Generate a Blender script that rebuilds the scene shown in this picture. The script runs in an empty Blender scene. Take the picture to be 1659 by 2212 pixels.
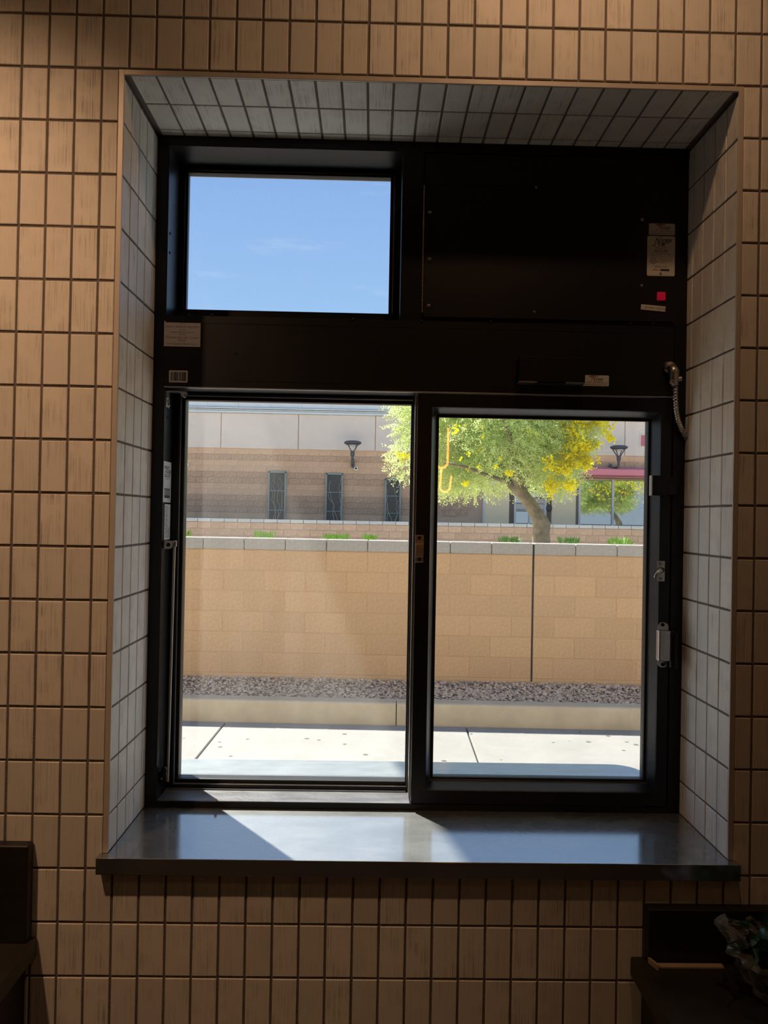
import bpy, bmesh, math, random
from math import pi, sin, cos, radians
from mathutils import Vector, Matrix
import numpy as np

random.seed(7)
rng = np.random.default_rng(7)
scene = bpy.context.scene
COL = scene.collection

# ------------------------------------------------------------------ camera
CAM = Vector((0.68326, -1.44000, 1.64543))
RIGHT = Vector((0.99970287, -0.01610708, 0.01829561))
FWD = Vector((0.01597371, 0.99984493, 0.00741272))
UP = Vector((-0.01841217, -0.00711827, 0.99980514))
FPX = 1625.99
cd = bpy.data.cameras.new('camera')
cd.sensor_fit = 'HORIZONTAL'; cd.sensor_width = 36.0; cd.lens = FPX / 1659 * 36
cd.clip_start = 0.02; cd.clip_end = 400
cam = bpy.data.objects.new('camera', cd); COL.objects.link(cam)
cam.matrix_world = Matrix(((RIGHT.x, UP.x, -FWD.x, CAM.x), (RIGHT.y, UP.y, -FWD.y, CAM.y),
                           (RIGHT.z, UP.z, -FWD.z, CAM.z), (0, 0, 0, 1)))
scene.camera = cam

# ------------------------------------------------------------------ exposure, sky, sun
vs = scene.view_settings
vs.view_transform = 'Standard'; vs.look = 'None'; vs.gamma = 1.0; vs.use_curve_mapping = False
vs.exposure = 0.35

world = bpy.data.worlds.new('sky'); scene.world = world
world.use_nodes = True
wn = world.node_tree.nodes; wl = world.node_tree.links
wn.clear()
w_out = wn.new('ShaderNodeOutputWorld'); w_bg = wn.new('ShaderNodeBackground')
w_tc = wn.new('ShaderNodeTexCoord'); w_sep = wn.new('ShaderNodeSeparateXYZ')
w_ramp = wn.new('ShaderNodeValToRGB')
cr = w_ramp.color_ramp
cr.elements[0].position = 0.0; cr.elements[0].color = (0.74, 0.88, 1.06, 1)
cr.elements[1].position = 1.0; cr.elements[1].color = (0.28, 0.44, 0.78, 1)
e = cr.elements.new(0.26); e.color = (0.49, 0.75, 1.10, 1)
e = cr.elements.new(0.42); e.color = (0.37, 0.60, 1.02, 1)
w_map = wn.new('ShaderNodeMapping'); w_map.inputs['Scale'].default_value = (3.0, 6.0, 16.0)
w_map.inputs['Rotation'].default_value = (0.0, 0.35, 0.2)
w_no = wn.new('ShaderNodeTexNoise'); w_no.inputs['Scale'].default_value = 2.2
w_no.inputs['Detail'].default_value = 7; w_no.inputs['Roughness'].default_value = 0.62
w_cr = wn.new('ShaderNodeValToRGB')
w_cr.color_ramp.elements[0].position = 0.60; w_cr.color_ramp.elements[0].color = (0, 0, 0, 1)
w_cr.color_ramp.elements[1].position = 0.95; w_cr.color_ramp.elements[1].color = (0.45, 0.45, 0.45, 1)
w_mix = wn.new('ShaderNodeMixRGB'); w_mix.inputs[2].default_value = (1.1, 1.15, 1.25, 1)
wl.new(w_tc.outputs['Generated'], w_sep.inputs[0]); wl.new(w_sep.outputs['Z'], w_ramp.inputs[0])
wl.new(w_tc.outputs['Generated'], w_map.inputs[0]); wl.new(w_map.outputs[0], w_no.inputs['Vector'])
wl.new(w_no.outputs['Fac'], w_cr.inputs[0]); wl.new(w_cr.outputs[0], w_mix.inputs[0])
wl.new(w_ramp.outputs[0], w_mix.inputs[1]); wl.new(w_mix.outputs[0], w_bg.inputs[0])
w_bg.inputs[1].default_value = 0.74
wl.new(w_bg.outputs[0], w_out.inputs[0])

SUNV = Vector((-0.77, 1.0, 1.30)).normalized()
sd = bpy.data.lights.new('sun', 'SUN'); sd.energy = 13.0; sd.angle = radians(0.53); sd.color = (1.0, 0.92, 0.79)
sun = bpy.data.objects.new('sun', sd); COL.objects.link(sun)
sun.rotation_euler = (-SUNV).to_track_quat('-Z', 'Y').to_euler()
sun.location = (-4, 6, 9)


# ------------------------------------------------------------------ helpers
def ray(px, py):
    return RIGHT * ((px - 829.5) / FPX) + FWD + UP * (-(py - 1106) / FPX)
def at(px, py, Y):
    d = ray(px, py); return CAM + d * ((Y - CAM.y) / d.y)
def atz(px, py, Z):
    d = ray(px, py); return CAM + d * ((Z - CAM.z) / d.z)

def tag(o, label=None, cat=None, group=None, kind=None):
    if label: o['label'] = label
    if cat: o['category'] = cat
    if group: o['group'] = group
    if kind: o['kind'] = kind
    return o
def empty(name, loc=(0, 0, 0), parent=None):
    o = bpy.data.objects.new(name, None); COL.objects.link(o); o.location = loc
    o.empty_display_size = 0.05
    if parent: o.parent = parent
    return o
def link(name, me, parent=None, loc=None, rot=None):
    o = bpy.data.objects.new(name, me); COL.objects.link(o)
    if parent: o.parent = parent
    if loc is not None: o.location = loc
    if rot is not None: o.rotation_euler = rot
    return o

class MB:
    """collects shapes into one mesh"""
    def __init__(s): s.v = []; s.f = []
    def add(s, vs, fs):
        n = len(s.v); s.v += [tuple(p) for p in vs]; s.f += [tuple(i + n for i in f) for f in fs]; return s
    def box(s, x0, x1, y0, y1, z0, z1):
        return s.add([(x0, y0, z0), (x1, y0, z0), (x1, y1, z0), (x0, y1, z0), (x0, y0, z1), (x1, y0, z1), (x1, y1, z1), (x0, y1, z1)],
                     [(0, 3, 2, 1), (4, 5, 6, 7), (0, 1, 5, 4), (1, 2, 6, 5), (2, 3, 7, 6), (3, 0, 4, 7)])
    def obox(s, c, ax, ay, az):
        c = Vector(c); ax = Vector(ax); ay = Vector(ay); az = Vector(az)
        vs_ = [c + ax * i + ay * j + az * k for k in (-1, 1) for i, j in ((-1, -1), (1, -1), (1, 1), (-1, 1))]
        return s.add(vs_, [(0, 3, 2, 1), (4, 5, 6, 7), (0, 1, 5, 4), (1, 2, 6, 5), (2, 3, 7, 6), (3, 0, 4, 7)])
    def prism(s, poly, y0, y1):
        """polygon in xz extruded along y (poly counter clockwise seen from -y)"""
        n = len(poly)
        vs_ = [(x, y0, z) for x, z in poly] + [(x, y1, z) for x, z in poly]
        fs = [tuple(range(n)), tuple(range(2 * n - 1, n - 1, -1))]
        fs += [(i, i + n, (i + 1) % n + n, (i + 1) % n) for i in range(n)]
        return s.add(vs_, fs)
    def zprism(s, poly, z0, z1):
        n = len(poly)
        vs_ = [(x, y, z0) for x, y in poly] + [(x, y, z1) for x, y in poly]
        fs = [tuple(range(n - 1, -1, -1)), tuple(range(n, 2 * n))]
        fs += [(i, (i + 1) % n, (i + 1) % n + n, i + n) for i in range(n)]
        return s.add(vs_, fs)
    def lathe(s, prof, c, axis, n=16):
        """profile (r, h) turned about axis through c"""
        c = Vector(c); a = Vector(axis).normalized()
        u = a.orthogonal().normalized(); w = a.cross(u)
        vs_ = []
        for r, h in prof:
            for k in range(n):
                t = 2 * pi * k / n; vs_.append(c + a * h + (u * cos(t) + w * sin(t)) * r)
        fs = []
        for i in range(len(prof) - 1):
            for k in range(n):
                k2 = (k + 1) % n
                fs.append((i * n + k, i * n + k2, (i + 1) * n + k2, (i + 1) * n + k))
        m = len(prof) - 1
        fs.append(tuple(range(n - 1, -1, -1))); fs.append(tuple(m * n + k for k in range(n)))
        return s.add(vs_, fs)
    def tube(s, pts, rad, n=8, caps=True):
        pts = [Vector(p) for p in pts]
        if not hasattr(rad, '__len__'): rad = [rad] * len(pts)
        base = len(s.v); u = None; rings = []
        for i, p in enumerate(pts):
            t = (pts[min(i + 1, len(pts) - 1)] - pts[max(i - 1, 0)]).normalized()
            u = t.orthogonal().normalized() if u is None else (u - t * u.dot(t)).normalized()
            w = t.cross(u)
            rings.append([p + (u * cos(2 * pi * k / n) + w * sin(2 * pi * k / n)) * rad[i] for k in range(n)])
        vs_ = [q for r in rings for q in r]; fs = []
        for i in range(len(pts) - 1):
            for k in range(n):
                k2 = (k + 1) % n; fs.append((i * n + k, i * n + k2, (i + 1) * n + k2, (i + 1) * n + k))
        if caps:
            fs.append(tuple(range(n - 1, -1, -1))); fs.append(tuple((len(pts) - 1) * n + k for k in range(n)))
        return s.add(vs_, fs)
    def mesh(s, name, mat, bevel=0, smooth=False, seg=1):
        me = bpy.data.meshes.new(name); me.from_pydata(s.v, [], s.f); me.update()
        if bevel or True:
            bm = bmesh.new(); bm.from_mesh(me)
            bmesh.ops.recalc_face_normals(bm, faces=bm.faces)
            if bevel:
                ed = [e for e in bm.edges if len(e.link_faces) == 2 and e.calc_face_angle(0) > 0.5]
                bmesh.ops.bevel(bm, geom=ed, offset=bevel, segments=seg, affect='EDGES', profile=0.5, clamp_overlap=True)
            bm.to_mesh(me); bm.free()
        if smooth:
            for p in me.polygons: p.use_smooth = True
        if mat: me.materials.append(mat)
        return me
    def build(s, name, mat, parent=None, bevel=0, smooth=False, seg=1, loc=None, rot=None):
        return link(name, s.mesh(name, mat, bevel, smooth, seg), parent, loc, rot)

def rrect(x0, x1, z0, z1, r, n=5):
    pts = []
    for cx, cz, a0 in ((x1 - r, z0 + r, -pi / 2), (x1 - r, z1 - r, 0), (x0 + r, z1 - r, pi / 2), (x0 + r, z0 + r, pi)):
        for k in range(n + 1):
            a = a0 + k / n * pi / 2; pts.append((cx + r * cos(a), cz + r * sin(a)))
    return pts

def text_mesh(lines, mat, name='lettering', depth=0.00008):
    """lines: (text, x, z, height, align, xscale, bold) in the xz plane facing -y -> one mesh"""
    mb = MB()
    for ln in lines:
        t, x, z, h, al = ln[:5]; xs = ln[5] if len(ln) > 5 else 1.0; bold = ln[6] if len(ln) > 6 else 0.0
        shear = ln[7] if len(ln) > 7 else 0.0
        cu = bpy.data.curves.new('t', 'FONT'); cu.body = t; cu.size = h; cu.align_x = al; cu.resolution_u = 3
        cu.offset = bold * h; cu.shear = shear
        o = bpy.data.objects.new('t', cu); COL.objects.link(o)
        me = bpy.data.meshes.new_from_object(o)
        n = len(me.vertices)
        mb.add([(x + v.co.x * xs, -depth, z + v.co.y) for v in me.vertices], [tuple(p.vertices) for p in me.polygons])
        bpy.data.objects.remove(o); bpy.data.curves.remove(cu); bpy.data.meshes.remove(me)
    return mb

# ------------------------------------------------------------------ materials
MATS = {}
def mat(name, col, rough=0.5, metal=0.0, spec=0.5, var=0.0, vscale=8.0, bump=0.0, bscale=60.0, emis=None, estr=0.0,
        objvar=0.0, ior=None, col2=None, stretch=None, coat=0.0, trans=0.0, detail=4.0):
    if name in MATS: return MATS[name]
    m = bpy.data.materials.new(name); m.use_nodes = True; MATS[name] = m
    nt = m.node_tree; N = nt.nodes; L = nt.links; b = N['Principled BSDF']
    b.inputs['Base Color'].default_value = (*col, 1); b.inputs['Roughness'].default_value = rough
    b.inputs['Metallic'].default_value = metal; b.inputs['Specular IOR Level'].default_value = spec
    if ior: b.inputs['IOR'].default_value = ior
    if coat: b.inputs['Coat Weight'].default_value = coat; b.inputs['Coat Roughness'].default_value = 0.08
    if emis: b.inputs['Emission Color'].default_value = (*emis, 1); b.inputs['Emission Strength'].default_value = estr
    tc = N.new('ShaderNodeTexCoord'); vec = tc.outputs['Object']
    if stretch:
        mp = N.new('ShaderNodeMapping'); mp.inputs['Scale'].default_value = stretch; L.new(vec, mp.inputs[0]); vec = mp.outputs[0]
    colsock = None
    if var or col2:
        no = N.new('ShaderNodeTexNoise'); no.inputs['Scale'].default_value = vscale; no.inputs['Detail'].default_value = detail
        no.inputs['Roughness'].default_value = 0.6
        L.new(vec, no.inputs['Vector'])
        rp = N.new('ShaderNodeValToRGB'); rp.color_ramp.elements[0].position = 0.3; rp.color_ramp.elements[1].position = 0.72
        c2 = col2 if col2 else tuple(c * (1 - var) for c in col); c1 = tuple(min(1, c * (1 + var * 0.5)) for c in col) if not col2 else col
        rp.color_ramp.elements[0].color = (*c2, 1); rp.color_ramp.elements[1].color = (*c1, 1)
        L.new(no.outputs['Fac'], rp.inputs[0]); colsock = rp.outputs[0]
    if objvar:
        oi = N.new('ShaderNodeObjectInfo'); hs = N.new('ShaderNodeHueSaturation')
        mr = N.new('ShaderNodeMapRange'); mr.inputs['To Min'].default_value = 1 - objvar; mr.inputs['To Max'].default_value = 1 + objvar
        L.new(oi.outputs['Random'], mr.inputs[0]); L.new(mr.outputs[0], hs.inputs['Value'])
        if colsock: L.new(colsock, hs.inputs['Color'])
        else: hs.inputs['Color'].default_value = (*col, 1)
        colsock = hs.outputs[0]
    if colsock: L.new(colsock, b.inputs['Base Color'])
    if bump:
        nb = N.new('ShaderNodeTexNoise'); nb.inputs['Scale'].default_value = bscale; nb.inputs['Detail'].default_value = 6
        L.new(vec, nb.inputs['Vector'])
        bp = N.new('ShaderNodeBump'); bp.inputs['Strength'].default_value = bump; bp.inputs['Distance'].default_value = 0.01
        L.new(nb.outputs['Fac'], bp.inputs['Height']); L.new(bp.outputs[0], b.inputs['Normal'])
    return m

def tile_mat():
    m = bpy.data.materials.new('combed_tile'); m.use_nodes = True
    nt = m.node_tree; N = nt.nodes; L = nt.links; b = N['Principled BSDF']
    b.inputs['Roughness'].default_value = 0.5; b.inputs['Specular IOR Level'].default_value = 0.35
    tc = N.new('ShaderNodeTexCoord'); oi = N.new('ShaderNodeObjectInfo')
    add = N.new('ShaderNodeVectorMath'); add.operation = 'ADD'
    sc = N.new('ShaderNodeVectorMath'); sc.operation = 'SCALE'; sc.inputs['Scale'].default_value = 37.0
    comb = N.new('ShaderNodeCombineXYZ')
    for k in range(3): L.new(oi.outputs['Random'], comb.inputs[k])
    L.new(comb.outputs[0], sc.inputs[0]); L.new(tc.outputs['Object'], add.inputs[0]); L.new(sc.outputs[0], add.inputs[1])
    mp = N.new('ShaderNodeMapping'); mp.inputs['Scale'].default_value = (420, 60, 7); L.new(add.outputs[0], mp.inputs[0])
    no = N.new('ShaderNodeTexNoise'); no.inputs['Scale'].default_value = 1.0; no.inputs['Detail'].default_value = 3
    no.inputs['Roughness'].default_value = 0.7; L.new(mp.outputs[0], no.inputs['Vector'])
    n2 = N.new('ShaderNodeTexNoise'); n2.inputs['Scale'].default_value = 28.0; n2.inputs['Detail'].default_value = 3
    L.new(add.outputs[0], n2.inputs['Vector'])
    rp = N.new('ShaderNodeValToRGB'); rp.color_ramp.elements[0].position = 0.30; rp.color_ramp.elements[1].position = 0.52
    rp.color_ramp.elements[0].color = (0.42, 0.42, 0.42, 1); rp.color_ramp.elements[1].color = (1, 1, 1, 1)
    L.new(no.outputs['Fac'], rp.inputs[0])
    # how strongly the comb marks show differs from tile to tile and over a tile
    st = N.new('ShaderNodeMath'); st.operation = 'MULTIPLY'
    mr = N.new('ShaderNodeMapRange'); mr.inputs['From Min'].default_value = 0.38; mr.inputs['From Max'].default_value = 0.62
    L.new(n2.outputs['Fac'], mr.inputs[0]); L.new(mr.outputs[0], st.inputs[0])
    mr2 = N.new('ShaderNodeMapRange'); mr2.inputs['To Min'].default_value = 0.25; mr2.inputs['To Max'].default_value = 1.0
    L.new(oi.outputs['Random'], mr2.inputs[0]); L.new(mr2.outputs[0], st.inputs[1])
    mx = N.new('ShaderNodeMixRGB'); mx.blend_type = 'MULTIPLY'; mx.inputs[1].default_value = (0.83, 0.80, 0.73, 1)
    L.new(st.outputs[0], mx.inputs[0]); L.new(rp.outputs[0], mx.inputs[2])
    hs = N.new('ShaderNodeHueSaturation'); m3 = N.new('ShaderNodeMapRange'); m3.inputs['To Min'].default_value = 0.93; m3.inputs['To Max'].default_value = 1.06
    L.new(oi.outputs['Random'], m3.inputs[0]); L.new(m3.outputs[0], hs.inputs['Value']); L.new(mx.outputs[0], hs.inputs['Color'])
    L.new(hs.outputs[0], b.inputs['Base Color'])
    bp = N.new('ShaderNodeBump'); bp.inputs['Distance'].default_value = 0.0014; L.new(no.outputs['Fac'], bp.inputs['Height'])
    L.new(st.outputs[0], bp.inputs['Strength']); L.new(bp.outputs[0], b.inputs['Normal'])
    return m

def glass_mat(name, tint, dirt, rough=0.0, dscale=9.0):
    """thin pane: clear transmission, mirror reflection by Fresnel, a film of dust that scatters light"""
    m = bpy.data.materials.new(name); m.use_nodes = True
    nt = m.node_tree; N = nt.nodes; L = nt.links; N.clear()
    out = N.new('ShaderNodeOutputMaterial'); tr = N.new('ShaderNodeBsdfTransparent'); tr.inputs[0].default_value = (*tint, 1)
    gl = N.new('ShaderNodeBsdfGlossy'); gl.inputs['Roughness'].default_value = rough
    # reflectance of a thin sheet (Schlick), the same from both sides
    ge = N.new('ShaderNodeNewGeometry'); dt = N.new('ShaderNodeVectorMath'); dt.operation = 'DOT_PRODUCT'
    L.new(ge.outputs['Incoming'], dt.inputs[0]); L.new(ge.outputs['Normal'], dt.inputs[1])
    ab = N.new('ShaderNodeMath'); ab.operation = 'ABSOLUTE'; L.new(dt.outputs['Value'], ab.inputs[0])
    om = N.new('ShaderNodeMath'); om.operation = 'SUBTRACT'; om.inputs[0].default_value = 1.0; L.new(ab.outputs[0], om.inputs[1])
    pw = N.new('ShaderNodeMath'); pw.operation = 'POWER'; pw.inputs[1].default_value = 5.0; L.new(om.outputs[0], pw.inputs[0])
    fr = N.new('ShaderNodeMath'); fr.operation = 'MULTIPLY_ADD'; fr.inputs[1].default_value = 0.96; fr.inputs[2].default_value = 0.04; L.new(pw.outputs[0], fr.inputs[0])
    m1 = N.new('ShaderNodeMixShader'); L.new(fr.outputs[0], m1.inputs[0]); L.new(tr.outputs[0], m1.inputs[1]); L.new(gl.outputs[0], m1.inputs[2])
    df = N.new('ShaderNodeBsdfDiffuse'); df.inputs[0].default_value = (0.8, 0.8, 0.8, 1)
    tl = N.new('ShaderNodeBsdfTranslucent'); tl.inputs[0].default_value = (0.85, 0.85, 0.85, 1)
    m2 = N.new('ShaderNodeMixShader'); m2.inputs[0].default_value = 0.7
    L.new(df.outputs[0], m2.inputs[1]); L.new(tl.outputs[0], m2.inputs[2])
    tc = N.new('ShaderNodeTexCoord'); no = N.new('ShaderNodeTexNoise'); no.inputs['Scale'].default_value = dscale; no.inputs['Detail'].default_value = 4
    mp = N.new('ShaderNodeMapping'); mp.inputs['Scale'].default_value = (1.6, 1, 0.35); L.new(tc.outputs['Object'], mp.inputs[0])
    L.new(mp.outputs[0], no.inputs['Vector'])
    mr = N.new('ShaderNodeMapRange'); mr.inputs['From Min'].default_value = 0.3; mr.inputs['From Max'].default_value = 0.7
    mr.inputs['To Min'].default_value = dirt * 0.6; mr.inputs['To Max'].default_value = dirt * 1.4
    L.new(no.outputs['Fac'], mr.inputs[0])
    n3 = N.new('ShaderNodeTexVoronoi'); n3.inputs['Scale'].default_value = 55.0; L.new(tc.outputs['Object'], n3.inputs['Vector'])
    lt = N.new('ShaderNodeMath'); lt.operation = 'LESS_THAN'; lt.inputs[1].default_value = 0.035; L.new(n3.outputs['Distance'], lt.inputs[0])
    ml = N.new('ShaderNodeMath'); ml.operation = 'MULTIPLY_ADD'; ml.inputs[1].default_value = min(0.25, dirt * 2.5); L.new(lt.outputs[0], ml.inputs[0]); L.new(mr.outputs[0], ml.inputs[2])
    m3 = N.new('ShaderNodeMixShader'); L.new(ml.outputs[0], m3.inputs[0]); L.new(m1.outputs[0], m3.inputs[1]); L.new(m2.outputs[0], m3.inputs[2])
    L.new(m3.outputs[0], out.inputs[0])
    MATS[name] = m
    return m

T_TILE = tile_mat()
M_GROUT = mat('grout', (0.20, 0.165, 0.145), 0.9, var=0.15, vscale=40, bump=0.3, bscale=300)
M_TRIM = mat('edge_trim', (0.64, 0.58, 0.52), 0.36, metal=0.12, var=0.06, vscale=20)
M_SILL = mat('sill_slab', (0.19, 0.205, 0.215), 0.58, metal=0.75, var=0.25, vscale=7, stretch=(1, 2.2, 1), bump=0.03, bscale=160, coat=1.0)
M_SILL.node_tree.nodes['Principled BSDF'].inputs['Coat IOR'].default_value = 4.2
M_SILL.node_tree.nodes['Principled BSDF'].inputs['Coat Roughness'].default_value = 0.13
M_BLACK = mat('black_powder_coat', (0.0055, 0.0065, 0.0085), 0.34, spec=0.3, bump=0.02, bscale=900)
M_BLACKR = mat('black_panel', (0.0055, 0.006, 0.008), 0.42, spec=0.35, bump=0.02, bscale=700)
M_RUB = mat('rubber_gasket', (0.012, 0.012, 0.012), 0.55, spec=0.3)
M_ALU = mat('aluminium_bead', (0.42, 0.43, 0.43), 0.3, metal=0.9)
M_STEEL = mat('brushed_steel', (0.46, 0.44, 0.42), 0.32, metal=1.0, var=0.15, vscale=40, stretch=(1, 1, 6))
M_ZINC = mat('zinc_screw', (0.45, 0.40, 0.34), 0.3, metal=1.0)
M_BSCREW = mat('black_screw', (0.02, 0.02, 0.022), 0.3, metal=0.6)
M_HINGE = mat('bronze_hinge', (0.30, 0.22, 0.15), 0.4, metal=0.8)
M_PAPER = mat('label_white', (0.62, 0.60, 0.56), 0.55)
M_INKB = mat('ink_black', (0.02, 0.02, 0.022), 0.6)
M_INKR = mat('ink_red', (0.40, 0.03, 0.05), 0.6)
M_REDSW = mat('red_switch', (0.65, 0.01, 0.05), 0.3, emis=(0.8, 0.01, 0.06), estr=0.10)
M_COUNTER = mat('dark_counter', (0.030, 0.026, 0.022), 0.45, var=0.3, vscale=30)
M_SPLASH = mat('dark_splash', (0.020, 0.018, 0.017), 0.5, var=0.3, vscale=20)
M_ROOM = mat('room_paint', (0.16, 0.12, 0.09), 0.8, var=0.1, vscale=2)
M_CEIL = mat('ceiling_paint', (0.30, 0.27, 0.24), 0.9, var=0.05, vscale=3)
M_FLOOR = mat('floor_tile', (0.16, 0.14, 0.12), 0.6, var=0.2, vscale=6)
G_LEFT = glass_mat('pane_dusty', (0.96, 0.97, 0.965), 0.017)
G_RIGHT = glass_mat('pane_right', (0.96, 0.97, 0.965), 0.016)
G_TOP = glass_mat('pane_tinted', (0.89, 0.925, 0.96), 0.006)

# ------------------------------------------------------------------ the room shell
PX, PZ, ZS = 0.0508, 0.1016, 2.5954     # tile pitch and the height of grid row 0
XL, XR, ZB, ZT, Y0 = 0.195, 1.3785, 1.0, 2.482, 0.225
G = 0.0048                              # joint width
RX0, RX1, RY0, RZ1 = -2.2, 3.2, -3.7, 3.1
TW = 0.0100                             # edge trim width

mb = MB()
mb.box(RX0, XL - 0.005, 0.0025, 0.42, 0, RZ1)
mb.box(XR + 0.005, RX1, 0.0025, 0.42, 0, RZ1)
mb.box(XL - 0.005, XR + 0.005, 0.0025, 0.42, ZT + 0.005, RZ1)
mb.box(XL - 0.005, XR + 0.005, 0.0025, 0.42, 0, ZB - 0.031)
wall_front = tag(mb.build('wall_front', M_GROUT), kind='structure')
tag(MB().box(RX0, RX1, RY0 - 0.1, 0.42, -0.12, 0).build('floor', M_FLOOR), kind='structure')
tag(MB().box(RX0, RX1, RY0, 0.42, RZ1, RZ1 + 0.15).build('ceiling', M_CEIL), kind='structure')
tag(MB().box(RX0 - 0.12, RX0, RY0, 0.42, 0, RZ1).build('wall_left', M_ROOM), kind='structure')
tag(MB().box(RX1, RX1 + 0.12, RY0, 0.42, 0, RZ1).build('wall_right', M_ROOM), kind='structure')
tag(MB().box(RX0, RX1, RY0 - 0.12, RY0, 0, RZ1).build('wall_back', M_ROOM), kind='structure')

TILES = {}
def tile_mesh(w, h, var):
    key = (round(w, 4), round(h, 4), var)
    if key in TILES: return TILES[key]
    t = 0.0075; b = min(0.0011, w * 0.2)
    r = random.Random(hash(key) & 0xffff)
    j = lambda: r.uniform(-0.0003, 0.0003)
    hw, hh = w / 2, h / 2
    out = [(-hw + j(), -hh + j()), (hw + j(), -hh + j()), (hw + j(), hh + j()), (-hw + j(), hh + j())]
    sx = [1, -1, -1, 1]; sz = [1, 1, -1, -1]
    vs_ = [(x, t, z) for x, z in out] + [(x, b * 0.8, z) for x, z in out] + [(x + sx[i] * b, 0, z + sz[i] * b) for i, (x, z) in enumerate(out)]
    fs = [(8, 9, 10, 11)]
    for i in range(4):
        k = (i + 1) % 4
        fs.append((i, k, k + 4, i + 4)); fs.append((i + 4, k + 4, k + 8, i + 8))
    me = bpy.data.meshes.new('tile'); me.from_pydata(vs_, [], fs); me.update()
    bm = bmesh.new(); bm.from_mesh(me); bmesh.ops.recalc_face_normals(bm, faces=bm.faces)
    # an open back: make sure the front looks at -y
    for f in bm.faces:
        if len(f.verts) == 4 and abs(f.normal.y) > 0.99 and f.normal.y > 0:
            bmesh.ops.reverse_faces(bm, faces=bm.faces); break
    bm.to_mesh(me); bm.free()
    me.materials.append(T_TILE); TILES[key] = me
    return me
def tile(parent, a0, a1, b0, b1, place):
    w, h = a1 - a0, b1 - b0
    if w < 0.003 or h < 0.003: return None
    me = tile_mesh(w, h, random.randrange(5) if abs(w - PX + G) < 1e-4 and abs(h - PZ + G) < 1e-4 else 0)
    o = link('tile', me, parent); dz = random.uniform(-0.0004, 0.0004)
    loc, rot = place((a0 + a1) / 2, (b0 + b1) / 2, dz)
    o.location = loc; o.rotation_euler = (rot[0], rot[1] + random.uniform(-0.002, 0.002), rot[2]) if rot == (0, 0, 0) else rot
    return o

# tiles of the wall face: those the camera sees one by one, the rest beyond as one part
hole = (XL - TW - 0.0012, XR + TW + 0.0012, ZB - 0.034, ZT + TW + 0.0012)
rest = MB()
for i in range(-8, 40):
    for jj in range(-4, 22):
        a0, a1 = i * PX + G / 2, (i + 1) * PX - G / 2
        b0, b1 = ZS - (jj + 1) * PZ + G / 2, ZS - jj * PZ - G / 2
        rects = [(a0, a1, b0, b1)]
        hx0, hx1, hz0, hz1 = hole
        if a1 > hx0 and a0 < hx1 and b1 > hz0 and b0 < hz1:
            rects = []
            lz = [(b0, hz0)] if b0 < hz0 < b1 else ([(hz1, b1)] if b0 < hz1 < b1 else [])
            if lz and (a0 < hx0 < a1 or a0 < hx1 < a1):      # a tile notched around the corner of the opening
                sx = (a0, hx0) if a0 < hx0 else (hx1, a1); ox = (hx0, a1) if a0 < hx0 else (a0, hx1)
                if lz[0][1] - lz[0][0] > 0.006:
                    MB().box(sx[0], sx[1], 0.0003, 0.0075, b0, b1).box(ox[0], ox[1], 0.0003, 0.0075, lz[0][0], lz[0][1]).build('tile', T_TILE, wall_front)
                    continue
            if a0 < hx0: rects.append((a0, min(a1, hx0), b0, b1))
            if a1 > hx1: rects.append((max(a0, hx1), a1, b0, b1))
            ia0, ia1 = max(a0, hx0), min(a1, hx1)
            if a0 >= hx0 and a1 <= hx1:
                if b1 > hz1: rects.append((a0, a1, max(b0, hz1), b1))
                if b0 < hz0: rects.append((a0, a1, b0, min(b1, hz0)))
        for (p0, p1, q0, q1) in rects:
            if p1 - p0 < 0.006 or q1 - q0 < 0.006: continue
            d = Vector(((p0 + p1) / 2, 0, (q0 + q1) / 2)) - CAM
            u = d.dot(RIGHT) / d.dot(FWD) * FPX + 829.5; v = 1106 - d.dot(UP) / d.dot(FWD) * FPX
            if -28 < u < 1687 and -56 < v < 2266:
                tile(wall_front, p0, p1, q0, q1, lambda a, b, dz: ((a, dz, b), (0, 0, 0)))
            else:
                rest.box(p0, p1, 0.0002, 0.0075, q0, q1)
ro = rest.build('wall_tiles_beyond', T_TILE, wall_front); ro['kind'] = 'stuff'

# the reveal: two jambs and the soffit, each a grout bed with its own tiles
YT = [0.0022, 0.0490, 0.0998, 0.1506, 0.2014]   # vertical joints of the jambs
def jamb(name, x, side):
    base = tag(MB().box(min(x, x - side * 0.006) + 0 if side > 0 else x + 0.0, x if side > 0 else x + 0.006, 0.004, Y0 + 0.12, ZB - 0.002, ZT + 0.004)
               .build(name, M_GROUT), kind='structure')
    return base
rev_l = tag(MB().box(XL - 0.012, XL - 0.0022, 0.003, 0.345, ZB - 0.028, ZT + 0.005).build('wall_reveal_left', M_GROUT), kind='structure')
rev_r = tag(MB().box(XR + 0.0022, XR + 0.012, 0.003, 0.345, ZB - 0.028, ZT + 0.005).build('wall_reveal_right', M_GROUT), kind='structure')
rev_t = tag(MB().box(XL, XR, 0.003, 0.345, ZT + 0.0022, ZT + 0.012).build('wall_reveal_top', M_GROUT), kind='structure')
cols = [(0.0028, YT[1] - G * 0.36), (YT[1] + G * 0.36, YT[2] - G * 0.36), (YT[2] + G * 0.36, YT[3] - G * 0.36), (YT[3] + G * 0.36, YT[4] - G * 0.36), (YT[4] + G * 0.36, Y0 + 0.004)]
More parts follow.
